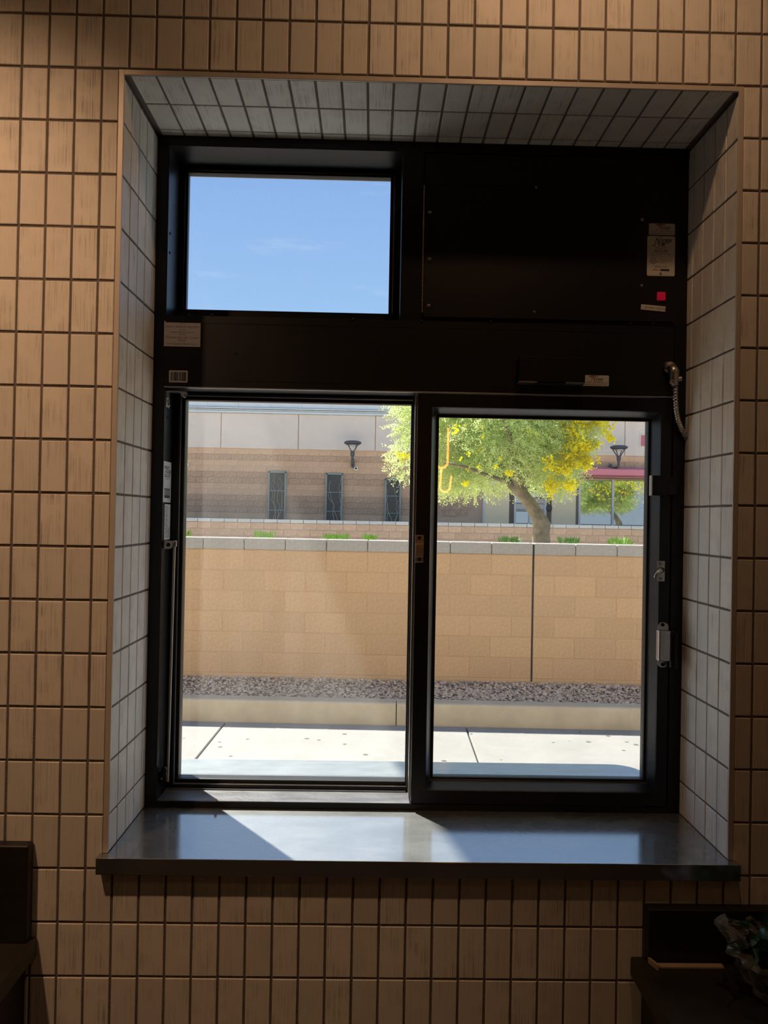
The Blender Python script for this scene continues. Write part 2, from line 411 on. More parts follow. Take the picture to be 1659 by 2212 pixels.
for side, par, x in ((1, rev_l, XL), (-1, rev_r, XR)):
    for (a0, a1) in cols:
        for jj in range(0, 17):
            b0, b1 = ZS - (jj + 1) * PZ + G / 2, ZS - jj * PZ - G / 2
            b0 = max(b0, ZB + 0.0008); b1 = min(b1, ZT - 0.006)
            if b1 - b0 < 0.006: continue
            # tile face at x, looking into the opening
            rz = pi / 2 if side > 0 else -pi / 2
            tile(par, a0, a1, b0, b1, lambda a, b, dz, x=x, side=side, rz=rz: ((x + side * dz * 0.6, a, b), (0, 0, rz)))
srows = [(0.0028, 0.1008 - G * 0.36), (0.1008 + G * 0.36, 0.2024 - G * 0.36), (0.2024 + G * 0.36, Y0 + 0.006)]
for i in range(3, 28):
    a0, a1 = i * PX + G / 2, (i + 1) * PX - G / 2
    a0 = max(a0, XL + 0.009); a1 = min(a1, XR - 0.009)
    if a1 - a0 < 0.006: continue
    for (b0, b1) in srows:
        # local z runs along y, the face looks down
        tile(rev_t, a0, a1, b0, b1, lambda a, b, dz: ((a, b, ZT + dz * 0.6), (pi / 2, 0, 0)))

# metal edge trim around the opening
def trim(name, mbx): return tag(mbx.build(name, M_TRIM, bevel=0.0006), kind='structure')
trim('trim_1', MB().box(XL - TW, XL, -0.0012, 0.0024, ZB + 0.0004, ZT + TW).box(XL - 0.0012, XL + 0.0001, -0.0012, 0.003, ZB + 0.0004, ZT))
trim('trim_2', MB().box(XR, XR + TW, -0.0012, 0.0024, ZB + 0.0004, ZT + TW).box(XR - 0.0001, XR + 0.0012, -0.0012, 0.003, ZB + 0.0004, ZT))
trim('trim_3', MB().box(XL, XR, -0.0012, 0.0024, ZT, ZT + TW))

# sill slab
sill = tag(MB().box(XL - 0.0155, XR + 0.0155, -0.0226, 0.0, ZB - 0.031, ZB).box(XL + 0.0001, XR - 0.0001, 0.0, Y0 + 0.11, ZB - 0.031, ZB)
           .build('window_sill', M_SILL), 'dark grey polished sill slab across the bottom of the window opening', 'window sill')
bm = bmesh.new(); bm.from_mesh(sill.data); bmesh.ops.remove_doubles(bm, verts=bm.verts, dist=1e-5); bm.to_mesh(sill.data); bm.free()
mb = MB()
mb.zprism([(XL - 0.0155, -0.0226), (XR + 0.0155, -0.0226), (XR + 0.0155, 0.0), (XR - 0.0002, 0.0), (XR - 0.0002, 0.335), (XL + 0.0002, 0.335), (XL + 0.0002, 0.0), (XL - 0.0155, 0.0)], ZB - 0.031, ZB)
sill.data = mb.mesh('window_sill', M_SILL, bevel=0.0012, seg=2)

# ------------------------------------------------------------------ window unit
SCREWS = {}
def screw_mesh(r, m, hollow):
    key = (r, m.name, hollow)
    if key not in SCREWS:
        prof = [(r, 0.0), (r * 0.95, r * 0.35), (r * 0.6, r * 0.5), (r * 0.45, r * 0.5), (r * 0.4, r * 0.15), (r * 0.05, r * 0.15)] if hollow else \
               [(r, 0.0), (r * 0.92, r * 0.3), (r * 0.6, r * 0.55), (r * 0.05, r * 0.62)]
        SCREWS[key] = MB().lathe(prof, (0, 0, 0), (0, -1, 0), 12).mesh('screw', m, smooth=False)
    return SCREWS[key]
def screw(parent, p, r=0.004, m=None, hollow=False, rot=None):
    o = link('screw', screw_mesh(r, m or M_ZINC, hollow), parent, p, rot); return o

def members(parent, x0, x1, z0, z1, wL, wR, wB, wT, prof, m, names=('stile', 'stile', 'bottom_rail', 'top_rail'), bevel=0.0):
    """four mitred members; prof = (fraction across width, y) closed section"""
    def pt(side, f, y, end):
        # corner positions along the mitre
        L, R, B, T = x0 + wL * f, x1 - wR * f, z0 + wB * f, z1 - wT * f
        return {'L': ((L, y, B), (L, y, T)), 'R': ((R, y, B), (R, y, T)), 'B': ((L, y, B), (R, y, B)), 'T': ((L, y, T), (R, y, T))}[side][end]
    res = []
    for side, nm in zip('LRBT', names):
        n = len(prof)
        a = [pt(side, f, y, 0) for f, y in prof]; b = [pt(side, f, y, 1) for f, y in prof]
        fs = [(i, (i + 1) % n, (i + 1) % n + n, i + n) for i in range(n)] + [tuple(range(n)), tuple(range(2 * n - 1, n - 1, -1))]
        res.append(MB().add(a + b, fs).build(nm, m, parent, bevel=bevel))
    return res
def pane(parent, x0, x1, z0, z1, y, m):
    o = MB().box(x0, x1, y, y + 0.005, z0, z1).build('pane', m, parent); return o

# outer frame with the transom light
JL, SR = 0.2215, 1.349
w1 = tag(empty('window_1', (0, 0, 0)), kind='structure')
MB().box(XL, JL, Y0, 0.345, ZB, ZT).build('frame_jamb', M_BLACK, w1, bevel=0.0008)
MB().box(SR + 0.002, XR, Y0 + 0.001, 0.345, ZB, 2.088).build('frame_jamb', M_BLACK, w1, bevel=0.0008)
MB().box(SR - 0.004, SR + 0.002, Y0 + 0.022, 0.345, ZB + 0.016, 1.9225).build('jamb_stop', M_RUB, w1)
MB().box(JL, XR, Y0, 0.345, 2.459, ZT).build('frame_head', M_BLACK, w1, bevel=0.0008)
MB().box(JL, SR + 0.002, Y0, 0.345, ZB, 1.0145).build('sill_track', M_BLACK, w1, bevel=0.0006)
MB().box(JL + 0.001, 0.778, 0.2262, 0.2915, 1.0145, 1.0153).build('track_plate', mat('dusty_track', (0.15, 0.16, 0.18), 0.42, metal=0.3, var=0.5, vscale=18, bump=0.15, bscale=120, stretch=(0.5, 2, 1)), w1)
MB().box(JL, 0.772, 0.292, 0.2965, 1.0145, 1.0185).build('track_rib', M_ALU, w1)
MB().box(0.7375, 0.785, Y0, 0.345, 2.083, 2.459).build('mullion', M_BLACK, w1, bevel=0.0006)
MB().box(JL, 0.7375, 0.305, 0.345, 2.083, 2.119).build('transom_rail', M_BLACK, w1)
P_TOP = [(0, 0.318), (0.62, 0.318), (0.66, 0.3225), (1, 0.3285), (1, 0.345), (0, 0.345)]
members(w1, JL, 0.7375, 2.105, 2.459, 0.0170, 0.0225, 0.015, 0.0135, P_TOP, M_BLACK)
for nm, mm, f0, f1, ya, yb in (('glazing_bead', M_ALU, 0.66, 0.74, 0.3215, 0.324), ('gasket', M_RUB, 0.80, 1.08, 0.3225, 0.3300)):
    members(w1, JL, 0.7375, 2.105, 2.459, 0.0170, 0.0225, 0.015, 0.0135, [(f0, ya), (f1, ya), (f1, yb), (f0, yb)], mm, names=(nm,) * 4, bevel=0.0003)
pane(w1, JL + 0.012, 0.7375 - 0.015, 2.108, 2.452, 0.3305, G_TOP)
for px, py in ((350, 487), (352, 543), (349, 680)): screw(w1, at(px, py, Y0 - 0.0003), 0.0018, M_BSCREW)
for py in (503, 545):
    p = at(364, py, 0.24); screw(w1, (JL, 0.243, p.z), 0.0035, M_BSCREW, True, (0, 0, pi / 2))

# left lower light
w2 = tag(empty('window_2'), kind='structure')
P_LO = [(0, 0.297), (0.60, 0.297), (0.64, 0.300), (1, 0.312), (1, 0.340), (0, 0.340)]
members(w2, JL, 0.7815, 1.0075, 1.937, 0.0250, 0.0100, 0.0262, 0.0262, P_LO, M_BLACK)
for nm, mm, f0, f1, ya, yb in (('glazing_bead', M_ALU, 0.66, 0.76, 0.2995, 0.304), ('gasket', M_RUB, 0.82, 1.06, 0.305, 0.314)):
    members(w2, JL, 0.7815, 1.0075, 1.937, 0.0250, 0.0100, 0.0262, 0.0262, [(f0, ya), (f1, ya), (f1, yb), (f0, yb)], mm, names=(nm,) * 4, bevel=0.0004)
pane(w2, JL + 0.018, 0.7815 - 0.006, 1.026, 1.918, 0.3145, G_LEFT)

# right sash
w3 = tag(empty('window_3'), kind='structure')
SX0, SX1, SZ0, SZ1 = 0.7805, 1.3465, 1.0172, 1.9215
P_SA = [(0, 0.2225), (0.66, 0.2225), (0.70, 0.2262), (0.92, 0.258), (1, 0.262), (1, 0.288), (0, 0.288)]
members(w3, SX0, SX1, SZ0, SZ1, 0.0480, 0.0360, 0.0430, 0.0440, P_SA, M_BLACK)
members(w3, SX0, SX1, SZ0, SZ1, 0.0480, 0.0360, 0.0430, 0.0440, [(0.90, 0.2600), (1.06, 0.2600), (1.06, 0.2685), (0.90, 0.2685)], M_RUB, names=('gasket',) * 4, bevel=0.0006)
members(w3, SX0, SX1, SZ0, SZ1, 0.0480, 0.0360, 0.0430, 0.0440, [(0.84, 0.2535), (0.90, 0.2535), (0.90, 0.2600), (0.84, 0.2600)], M_ALU, names=('glazing_bead',) * 4)
pane(w3, SX0 + 0.042, SX1 - 0.031, SZ0 + 0.038, SZ1 - 0.039, 0.269, G_RIGHT)
MB().box(SX0 - 0.0045, SX0, 0.246, 0.270, SZ0 + 0.004, SZ1 - 0.002).build('weatherstrip', M_ALU, w3)

# strike plate on the meeting stile
def plate_box(parent, name, px0, py0, px1, py1, y, t, m, bevel=0.0006):
    a = at(px0, py0, y); b = at(px1, py1, y)
    return MB().box(min(a.x, b.x), max(a.x, b.x), y - t, y, min(a.z, b.z), max(a.z, b.z)).build(name, m, parent, bevel=bevel)
SY = 0.2225
k = plate_box(w3, 'strike_plate', 897.3, 1155.7, 914.5, 1215, SY, 0.0016, M_STEEL)
tag(k, 'brushed steel strike plate with two screws')
plate_box(k, 'strike_bar', 897.6, 1174, 914.7, 1198, SY - 0.0016, 0.0045, M_STEEL)
for py in (1170.5, 1201): plate_box(k, 'strike_lip', 897.6, py, 914.7, py + 2.6, SY - 0.0016, 0.0030, M_STEEL, 0.0003)
for py in (1161.8, 1208):
    s_ = screw(k, at(905.8, py, SY - 0.0017), 0.0042, M_BSCREW, True)
# thumb latch on the right stile
k = plate_box(w3, 'latch_plate', 1419, 1211.5, 1435.5, 1256, SY, 0.0015, M_STEEL)
tag(k, 'steel thumb latch plate with curved lever')
for py in (1217.5, 1250): screw(k, at(1428, py, SY - 0.0016), 0.0042, M_STEEL, True)
c0 = at(1430.5, 1230.5, SY - 0.009); c1 = at(1414, 1248, SY - 0.014)
lev = MB()
path = [c0 + (c1 - c0) * t + Vector((-0.003 * sin(pi * t), -0.004 * sin(pi * t), 0.001 * sin(pi * t))) for t in np.linspace(0, 1, 7)]
lev.tube(path, [0.0058, 0.0056, 0.0050, 0.0044, 0.0038, 0.0032, 0.0026], 10)
lev.lathe([(0.0055, 0), (0.0055, 0.010)], c0 + Vector((0, 0.010, 0)), (0, -1, 0), 14)
lev.build('latch_lever', M_STEEL, k, smooth=True)
# pull handle with black grip
a = at(1420.5, 1344, SY); b = at(1442.5, 1441.5, SY)
k = MB().prism(rrect(a.x, b.x, b.z, a.z, 0.0108, 6), SY - 0.0018, SY).build('pull_plate', M_STEEL, w3, bevel=0.0004)
tag(k, 'steel round-ended mounting plate of the pull')
for py in (1349.5, 1435.5): screw(k, at(1431.5, py, SY - 0.0019), 0.0042, M_BSCREW, True)
a = at(1420, 1361, SY - 0.010); b = at(1446, 1427, SY - 0.010)
MB().box(a.x, b.x, SY - 0.020, SY - 0.0018, b.z, a.z).build('pull_block', M_STEEL, k, bevel=0.003, seg=2)
a = at(1457.5, 1364, SY - 0.02); b = at(1457.5, 1443, SY - 0.02)
MB().lathe([(0.0086, 0), (0.0095, 0.0015), (0.0095, a.z - b.z - 0.0015), (0.0086, a.z - b.z)], (a.x, SY - 0.016, b.z), (0, 0, 1), 20).build('pull_grip', M_BLACK, k, smooth=False)
# black bracket on the right stile
a = at(1409, 1027, SY - 0.012); b = at(1442, 1071, SY - 0.012)
k = MB().box(a.x, b.x, SY - 0.016, SY, b.z, a.z).build('bracket', M_BLACK, w3, bevel=0.0012)
tag(k, 'black box bracket with pale left edge')
MB().box(a.x - 0.0026, a.x, SY - 0.0158, SY - 0.001, b.z, a.z).build('bracket_edge', M_ALU, k)
a2 = at(1442, 1031, SY - 0.004); b2 = at(1463, 1069, SY - 0.004)
MB().box(a2.x, b2.x, SY - 0.007, SY + 0.002, b2.z, a2.z).build('bracket_arm', M_BLACK, k, bevel=0.0008)

# air curtain unit
ac = tag(empty('air_curtain_unit', (1.07, Y0, 2.085)), 'black air curtain cabinet with red switch above the right sash', 'air curtain')
def acp(o): o.parent = ac; o.matrix_parent_inverse = Matrix.Translation((-1.07, -Y0, -2.085)); return o
acp(MB().box(0.785, 1.3785, Y0 + 0.004, 0.345, 2.085, 2.459).build('housing', M_BLACKR, bevel=0.0008))
acp(MB().box(0.787, 1.346, Y0 - 0.0005, Y0 + 0.004, 2.387, 2.4555).build('upper_flange', M_BLACKR, bevel=0.0006))
door = acp(MB().box(0.7885, 1.3465, Y0 - 0.0020, Y0 + 0.004, 2.0925, 2.3855).build('door_panel', M_BLACKR, bevel=0.0006))
hz = np.linspace(2.1015, 2.385, 27)
for i in range(26):
    h = MB().lathe([(0.0016, 0), (0.0019, 0.0004), (0.0019, hz[i + 1] - hz[i] - 0.001), (0.0016, hz[i + 1] - hz[i] - 0.0006)], (0.7862, Y0 - 0.0022, hz[i]), (0, 0, 1), 8)
    acp(h.build('hinge_knuckle', M_HINGE))
for px, py in ((929, 459), (928, 560), (926, 661)): acp(screw(None, at(px, py, Y0 - 0.0021), 0.0040, M_ZINC, True))
for px, py in ((1158, 405), (1154, 674), (1387, 474.5), (1386, 617)): acp(screw(None, at(px, py, Y0 - 0.0021), 0.0036, M_ZINC))
for px, py in ((989, 338), (1387, 346)): acp(screw(None, at(px, py, Y0 - 0.0006), 0.0030, M_BSCREW))
def label_plate(px0, py0, px1, py1, y, r, m=None, t=0.0005, name='label', tilt=0.0):
    """a rounded plate facing the room; returned object has its origin at the plate centre"""
    a = at(px0, py0, y); b = at(px1, py1, y)
    cx, cz = (a.x + b.x) / 2, (a.z + b.z) / 2; w, h = abs(b.x - a.x), abs(a.z - b.z)
    o = MB().prism(rrect(-w / 2, w / 2, -h / 2, h / 2, r, 4), -t, 0).build(name, m or M_PAPER)
    o.location = (cx, y, cz); o.rotation_euler = (0, tilt, 0)
    return o, w, h
def ink(parent, lines, m, t=0.0005, extra=None, name='lettering'):
    mbx = text_mesh(lines, m)
    if extra: mbx.add(extra.v, extra.f)
    o = mbx.build(name, m, parent); o.location = (0, -t - 0.00005, 0); return o
def line_box(mbx, x0, z0, x1, z1, w):
    d = Vector((x1 - x0, 0, z1 - z0)); l = d.length; d.normalize(); n = Vector((-d.z, 0, d.x))
    c = Vector(((x0 + x1) / 2, -0.00012, (z0 + z1) / 2)); mbx.obox(c, d * l / 2, Vector((0, 0.00006, 0)), n * w / 2)
def ready_access(o, w, h, cx, cz, s, t):
    """logo: READY / ACCESS sharing one tall red A with a line under it"""
    ink(o, [('RE', cx - 0.30 * s, cz + 0.10 * s, 0.30 * s, 'CENTER', 1.15, 0.03, 0.25), ('DY', cx + 0.16 * s, cz + 0.10 * s, 0.30 * s, 'CENTER', 1.15, 0.03, 0.25),
            ('CCESS', cx + 0.42 * s, cz - 0.20 * s, 0.30 * s, 'CENTER', 1.15, 0.03, 0.2)], M_INKB, t)
    red = MB()
    line_box(red, cx - 0.62 * s, cz - 0.32 * s, cx - 0.30 * s, cz - 0.32 * s, 0.035 * s)
    line_box(red, cx - 0.30 * s, cz - 0.32 * s, cx - 0.06 * s, cz + 0.40 * s, 0.05 * s)
    line_box(red, cx - 0.06 * s, cz + 0.40 * s, cx + 0.07 * s, cz - 0.34 * s, 0.06 * s)
    line_box(red, cx + 0.07 * s, cz - 0.34 * s, cx + 0.85 * s, cz - 0.34 * s, 0.035 * s)
    line_box(red, cx - 0.18 * s, cz + 0.03 * s, cx + 0.02 * s, cz + 0.03 * s, 0.035 * s)
    o2 = red.build('logo_line', M_INKR, o); o2.location = (0, -t, 0)

LY = Y0 - 0.0021
o, w, h = label_plate(1402, 482.5, 1457.5, 508.5, LY, 0.0022, name='caution_label'); acp(o)
ready_access(o, w, h, -0.002, h * 0.20, 0.022, 0.0005)
ink(o, [('CAUTION: TURN OFF CIRCUIT', 0, -h * 0.26, 0.0043, 'CENTER', 0.92), ('BREAKER BEFORE SERVICING', 0, -h * 0.44, 0.0043, 'CENTER', 0.92)], M_INKB)
o, w, h = label_plate(1398.5, 509.5, 1457, 597, LY, 0.0032, name='rating_plate'); acp(o)
lg = MB()
line_box(lg, -0.022, h * 0.255, -0.015, h * 0.255, 0.0012); line_box(lg, -0.015, h * 0.255, -0.0095, h * 0.455, 0.0014)
line_box(lg, -0.0095, h * 0.455, -0.004, h * 0.25, 0.0018); line_box(lg, -0.010, h * 0.325, 0.019, h * 0.325, 0.0012)
for zz in (0.005, -0.043): line_box(lg, -w * 0.46, zz * h / 0.09 * 1.0 + 0.0, w * 0.46, zz * h / 0.09, 0.0002)
for xx in (-0.010, 0.008): line_box(lg, xx, -0.0035, xx, 0.0045, 0.0002)
for k in range(24):
    t0, t1 = 2 * pi * k / 24, 2 * pi * (k + 1) / 24
    line_box(lg, -0.0175 + 0.0062 * cos(t0), -0.0115 + 0.0062 * sin(t0), -0.0175 + 0.0062 * cos(t1), -0.0115 + 0.0062 * sin(t1), 0.0010)
sb = MB(); sb.box(-0.001, 0.019, -0.00015, 0, -0.0335, -0.0290); lg.add(sb.v, sb.f)
ink(o, [('CCESS', 0.0085, h * 0.355, 0.0085, 'CENTER', 1.2, 0.04, 0.15), ('IR', 0.004, h * 0.255, 0.0085, 'CENTER', 1.2, 0.04, 0.15),
        ('READY ACCESS SYSTEMS INC.', 0, h * 0.215, 0.0026, 'CENTER'), ('1815 ARTHUR DRIVE', 0, h * 0.185, 0.0026, 'CENTER'), ('WEST CHICAGO, IL 60185', 0, h * 0.155, 0.0026, 'CENTER'),
        ('800-621-5045', 0, h * 0.105, 0.0046, 'CENTER', 1.15, 0.03), ('www.ready-access.com', 0, h * 0.065, 0.0025, 'CENTER'),
        ('VOLTS', -0.018, h * 0.035, 0.0024, 'CENTER'), ('HZ', 0, h * 0.035, 0.0024, 'CENTER'), ('AMPS', 0.018, h * 0.035, 0.0024, 'CENTER'),
        ('115 V AC', -0.018, -0.0012, 0.0032, 'CENTER'), ('60', 0, -0.0012, 0.0032, 'CENTER'), ('9', 0.018, -0.0012, 0.0032, 'CENTER'),
        ('UL', -0.0175, -0.0140, 0.0068, 'CENTER', 0.9, 0.02), ('C', -0.0265, -0.0150, 0.0050, 'CENTER'), ('US', -0.0082, -0.0150, 0.0046, 'CENTER'),
        ('LISTED', -0.003, -0.0080, 0.0026, 'LEFT'), ('COMMERCIAL ELECTRIC', -0.003, -0.0105, 0.0026, 'LEFT'), ('AIR CURTAIN', -0.003, -0.0130, 0.0026, 'LEFT'), ('FAN UNIT', -0.003, -0.0155, 0.0026, 'LEFT'),
        ('MODEL: AA100', 0, -0.0255, 0.0037, 'CENTER', 1.1, 0.02), ('SERIAL #', -0.010, -0.0325, 0.0037, 'CENTER', 1.1, 0.02)], M_INKB, extra=lg)
for zz in (h * 0.465, -h * 0.435):
    s_ = screw(o, (-0.0005, -0.0006, zz), 0.0028, M_ZINC)
a = at(1418.5, 632, LY); b = at(1436, 650, LY)
k = acp(MB().box(a.x, b.x, LY - 0.006, LY, b.z, a.z).build('rocker_switch', M_REDSW, bevel=0.0012)); tag(k, 'red rocker switch')
o, w, h = label_plate(1384.5, 659, 1437.5, 671.5, LY, 0.0004, t=0.0003, name='tape_label', tilt=radians(4.2)); acp(o)
ink(o, [('DO NOT TURN OFF', 0.006, -0.0030, 0.0072, 'CENTER', 0.78)], M_INKB, 0.0003)

# header cover below: long black box with access covers and labels
hd = tag(empty('header_cover', (0.78, Y0, 1.9235)), 'long black header box with access covers across the window middle', 'header box')
def hdp(o): o.parent = hd; o.matrix_parent_inverse = Matrix.Translation((-0.78, -Y0, -1.9235)); return o
HY = Y0 - 0.002
hdp(MB().box(JL - 0.001, SR + 0.0005, HY, 0.296, 1.9262, 2.0825).build('cover_panel', M_BLACKR, bevel=0.0010))
hdp(MB().box(JL - 0.001, SR + 0.0005, HY - 0.0014, HY + 0.010, 1.9238, 1.9262).build('edge_highlight', M_ALU, bevel=0.0005))  # thin bright strip added as the highlight along the header underside
hdp(MB().box(JL, SR - 0.002, HY - 0.0008, HY + 0.002, 2.0665, 2.0825).build('top_flange', M_BLACKR, bevel=0.0004))
def cover(px0, py0, px1, py1):
    a = at(px0, py0, HY); b = at(px1, py1, HY)
    k = hdp(MB().box(a.x, b.x, HY - 0.0009, HY, b.z, a.z).build('access_cover', M_BLACKR, bevel=0.0004))
    return k
cover(498, 702, 767, 829); cover(1053, 716, 1324, 841)
for px, py in ((509, 763), (757, 769), (1063, 775), (1311, 777)): hdp(screw(None, at(px, py, HY - 0.0010), 0.0024, M_BSCREW))
for px, py in ((407, 680.5), (457, 681), (762, 690), (911, 695), (1060, 696), (1362, 700), (1411, 700)):
    hdp(screw(None, at(px, py, HY - 0.0009), 0.0034, M_BSCREW, True))
o, w, h = label_plate(355, 693.5, 432.5, 749.5, HY, 0.0004, name='notice_label'); hdp(o)
ink(o, [('Go To', 0, h * 0.40, 0.0044, 'CENTER'), ('for our', 0, h * 0.13, 0.0044, 'CENTER'), ('Installation/Service/Operations', 0, h * 0.045, 0.0044, 'CENTER'),
        ('Manuals', 0, -h * 0.04, 0.0044, 'CENTER'), ('Be On Separate Dedicated Circuits', 0, -h * 0.425, 0.0050, 'CENTER', 0.9)], M_INKB)
ink(o, [('www. ready-access.com', 0, h * 0.245, 0.0082, 'CENTER', 0.93), ('Window And Air Curtain', 0, -h * 0.185, 0.0079, 'CENTER', 0.9), ('"Must"', 0, -h * 0.305, 0.0079, 'CENTER')], M_INKR)
o, w, h = label_plate(365.5, 800, 405, 826.5, HY, 0.0018, name='barcode_label'); hdp(o)
bars = MB(); x = -w * 0.43; r_ = random.Random(3)
while x < w * 0.42:
    bw = r_.choice((0.0006, 0.0011, 0.0017)); bars.box(x, min(x + bw, w * 0.43), -0.0001, 0, -h * 0.38, h * 0.38); x += bw + r_.choice((0.0004, 0.0007, 0.0011))
k = bars.build('barcode', M_INKB, o); k.location = (0, -0.0006, 0)
o, w, h = label_plate(1255, 810, 1315, 834.5, HY - 0.0009, 0.0022, name='caution_label'); hdp(o)
ready_access(o, w, h, -0.002, h * 0.20, 0.022, 0.0005)
ink(o, [('CAUTION: TURN OFF CIRCUIT', 0, -h * 0.27, 0.0045, 'CENTER', 0.95), ('BREAKER BEFORE SERVICING', 0, -h * 0.45, 0.0045, 'CENTER', 0.95)], M_INKB)

# motion sensor box hung on the header
a = at(1122, 770, HY - 0.03); b = at(1263, 828, HY - 0.03)
sn = tag(empty('motion_sensor', ((a.x + b.x) / 2, HY - 0.0009, b.z)), 'black box sensor with metal underside on the header beside a half-hidden label', 'sensor')
mi = Matrix.Translation(-sn.location)
def snp(o): o.parent = sn; o.matrix_parent_inverse = mi; return o
snp(MB().box(a.x, b.x, HY - 0.034, HY - 0.001, b.z + 0.002, a.z).build('sensor_body', M_BLACKR, bevel=0.0012))
snp(MB().box(a.x - 0.001, a.x + 0.040, HY - 0.033, HY - 0.002, b.z - 0.001, b.z + 0.002).build('metal_foot', M_ALU, bevel=0.0004))
snp(MB().box(b.x - 0.042, b.x + 0.001, HY - 0.033, HY - 0.002, b.z - 0.001, b.z + 0.002).build('metal_foot', M_ALU, bevel=0.0004))
snp(MB().box(a.x + 0.040, b.x - 0.042, HY - 0.030, HY - 0.004, b.z - 0.003, b.z + 0.002).build('lens', M_RUB, bevel=0.001))

# flexible metal conduit at the right end of the header
p = [at(1441, 792, Y0 - 0.020), at(1450, 806, Y0 - 0.022), at(1458, 832, Y0 - 0.022)]
fc = tag(empty('flexible_conduit', at(1484, 948, 0.21)), 'grey armoured flexible conduit with elbow fitting on the right frame', 'conduit')
mi2 = Matrix.Translation(-fc.location)
def fcp(o): o.parent = fc; o.matrix_parent_inverse = mi2; return o
pts = [at(1459, 836, 0.203), at(1459, 862, 0.203), at(1461, 888, 0.203), at(1465, 908, 0.204), at(1472, 926, 0.208), at(1480, 941, 0.214), at(1485, 950, 0.222)]
fine = []
for i in range(len(pts) - 1):
    for t in np.linspace(0, 1, 12, endpoint=False): fine.append(pts[i].lerp(pts[i + 1], t))
fine.append(pts[-1])
fcp(MB().tube(fine, [0.0048 + 0.0013 * (1 if (i // 1) % 3 == 0 else (0.3 if i % 3 == 1 else 0)) for i in range(len(fine))], 12).build('armoured_hose', M_STEEL, smooth=False))
q = at(1443, 795, Y0)
fcp(MB().lathe([(0.0115, 0), (0.0135, 0.003), (0.0135, 0.010), (0.011, 0.015), (0.004, 0.017)], (q.x, Y0, q.z), (0, -1, 0), 18).build('locknut', M_STEEL))
e0 = Vector((q.x, 0.207, q.z)); e1 = at(1458, 834, 0.203)
fcp(MB().tube([e0, e0.lerp(e1, 0.35) + Vector((0.002, -0.004, 0.002)), e0.lerp(e1, 0.7), e1], [0.0105, 0.0115, 0.0100, 0.0072], 14).build('elbow', M_STEEL, smooth=True))
q = at(1469, 819, 0.2); fcp(MB().lathe([(0.0055, 0), (0.0055, 0.010), (0.0030, 0.011)], (q.x - 0.006, 0.203, q.z), (1, -0.2, 0.1), 12).build('clamp_screw', M_STEEL))
q = at(1449, 826, 0.2); fcp(MB().lathe([(0.0050, 0), (0.0050, 0.006), (0.0025, 0.0065), (0.0022, 0.004), (0.0002, 0.004)], (q.x, 0.200, q.z), (0, -1, 0), 12).build('clamp_screw', M_STEEL))

# closer rod along the left jamb
cl = tag(empty('closer_rod', (JL + 0.004, 0.262, 1.03)), 'slim pale closer rod with pivot brackets beside the left pane', 'closer rod')
mi3 = Matrix.Translation(-cl.location)
def clp(o): o.parent = cl; o.matrix_parent_inverse = mi3; return o
yb = 0.236
a = at(352, 1167, yb); b = at(373, 1186, yb)
br = rrect(a.x, b.x, b.z, a.z, 0.0085, 6)
br = [(x if x > a.x + 0.009 else a.x, z) for x, z in br]
clp(MB().prism([(a.x, b.z)] + [(b.x - 0.0095 + 0.0095 * cos(t), (a.z + b.z) / 2 + (a.z - b.z) / 2 * sin(t)) for t in np.linspace(-pi / 2, pi / 2, 12)] + [(a.x, a.z)], yb, yb + 0.005).build('pivot_bracket', M_STEEL, bevel=0.0006))
clp(screw(None, at(363.5, 1177, yb), 0.0045, M_BSCREW, True))
r0 = at(377, 1172, yb + 0.008); r1 = at(362, 1688, 0.272)
clp(MB().tube([r0, r1], 0.0030, 8).build('rod', mat('rod_paint', (0.52, 0.48, 0.43), 0.4, metal=0.3)))
clp(MB().lathe([(0.0048, 0), (0.0052, 0.002), (0.0052, 0.012), (0.0035, 0.0135)], r0 + Vector((0, 0, -0.009)), (0, 0, 1), 10).build('rod_end', M_STEEL))
q = at(351, 1668, 0.25)
clp(MB().box(JL, q.x + 0.010, 0.243, 0.249, q.z - 0.020, q.z + 0.003).build('foot_bracket', M_STEEL if False else M_BLACK, bevel=0.0008))
clp(MB().lathe([(0.0062, 0), (0.0070, 0.004), (0.0050, 0.010), (0.001, 0.012)], (q.x + 0.005, 0.246, q.z + 0.003), (0, -0.2, 1), 12).build('foot_knob', M_BLACK, smooth=True))
clp(screw(None, (q.x + 0.0, 0.2428, q.z - 0.012), 0.0024, M_ZINC))

# corner bracket at the top left of the lower light
cb = tag(empty('corner_bracket', (JL + 0.01, 0.25, 1.905)), 'steel corner bracket with bolts at the top of the left jamb', 'bracket')
mi4 = Matrix.Translation(-cb.location)
def cbp(o): o.parent = cb; o.matrix_parent_inverse = mi4; return o
cbp(MB().box(JL, JL + 0.0016, 0.232, 0.262, 1.882, 1.918).build('leg_plate', M_STEEL, bevel=0.0004))
cbp(MB().box(JL, JL + 0.042, 0.236, 0.258, 1.9165, 1.9185).build('arm_plate', M_ALU, bevel=0.0004))
for zz, yy in ((1.904, 0.240), (1.889, 0.254)): cbp(screw(None, (JL + 0.0016, yy, zz), 0.0042, M_STEEL, False, (0, 0, pi / 2)))
cbp(MB().lathe([(0.0052, 0), (0.0062, 0.001), (0.0062, 0.010), (0.004, 0.012)], (JL + 0.037, 0.240, 1.905), (0.3, 0, 1), 6).build('nut', M_STEEL))
cbp(MB().box(JL + 0.030, JL + 0.045, 0.233, 0.247, 1.9125, 1.9180).build('cap', M_STEEL, bevel=0.001))
screw(w1, (JL, 0.25, at(360, 902, 0.25).z), 0.0040, M_BSCREW, True, (0, 0, pi / 2))

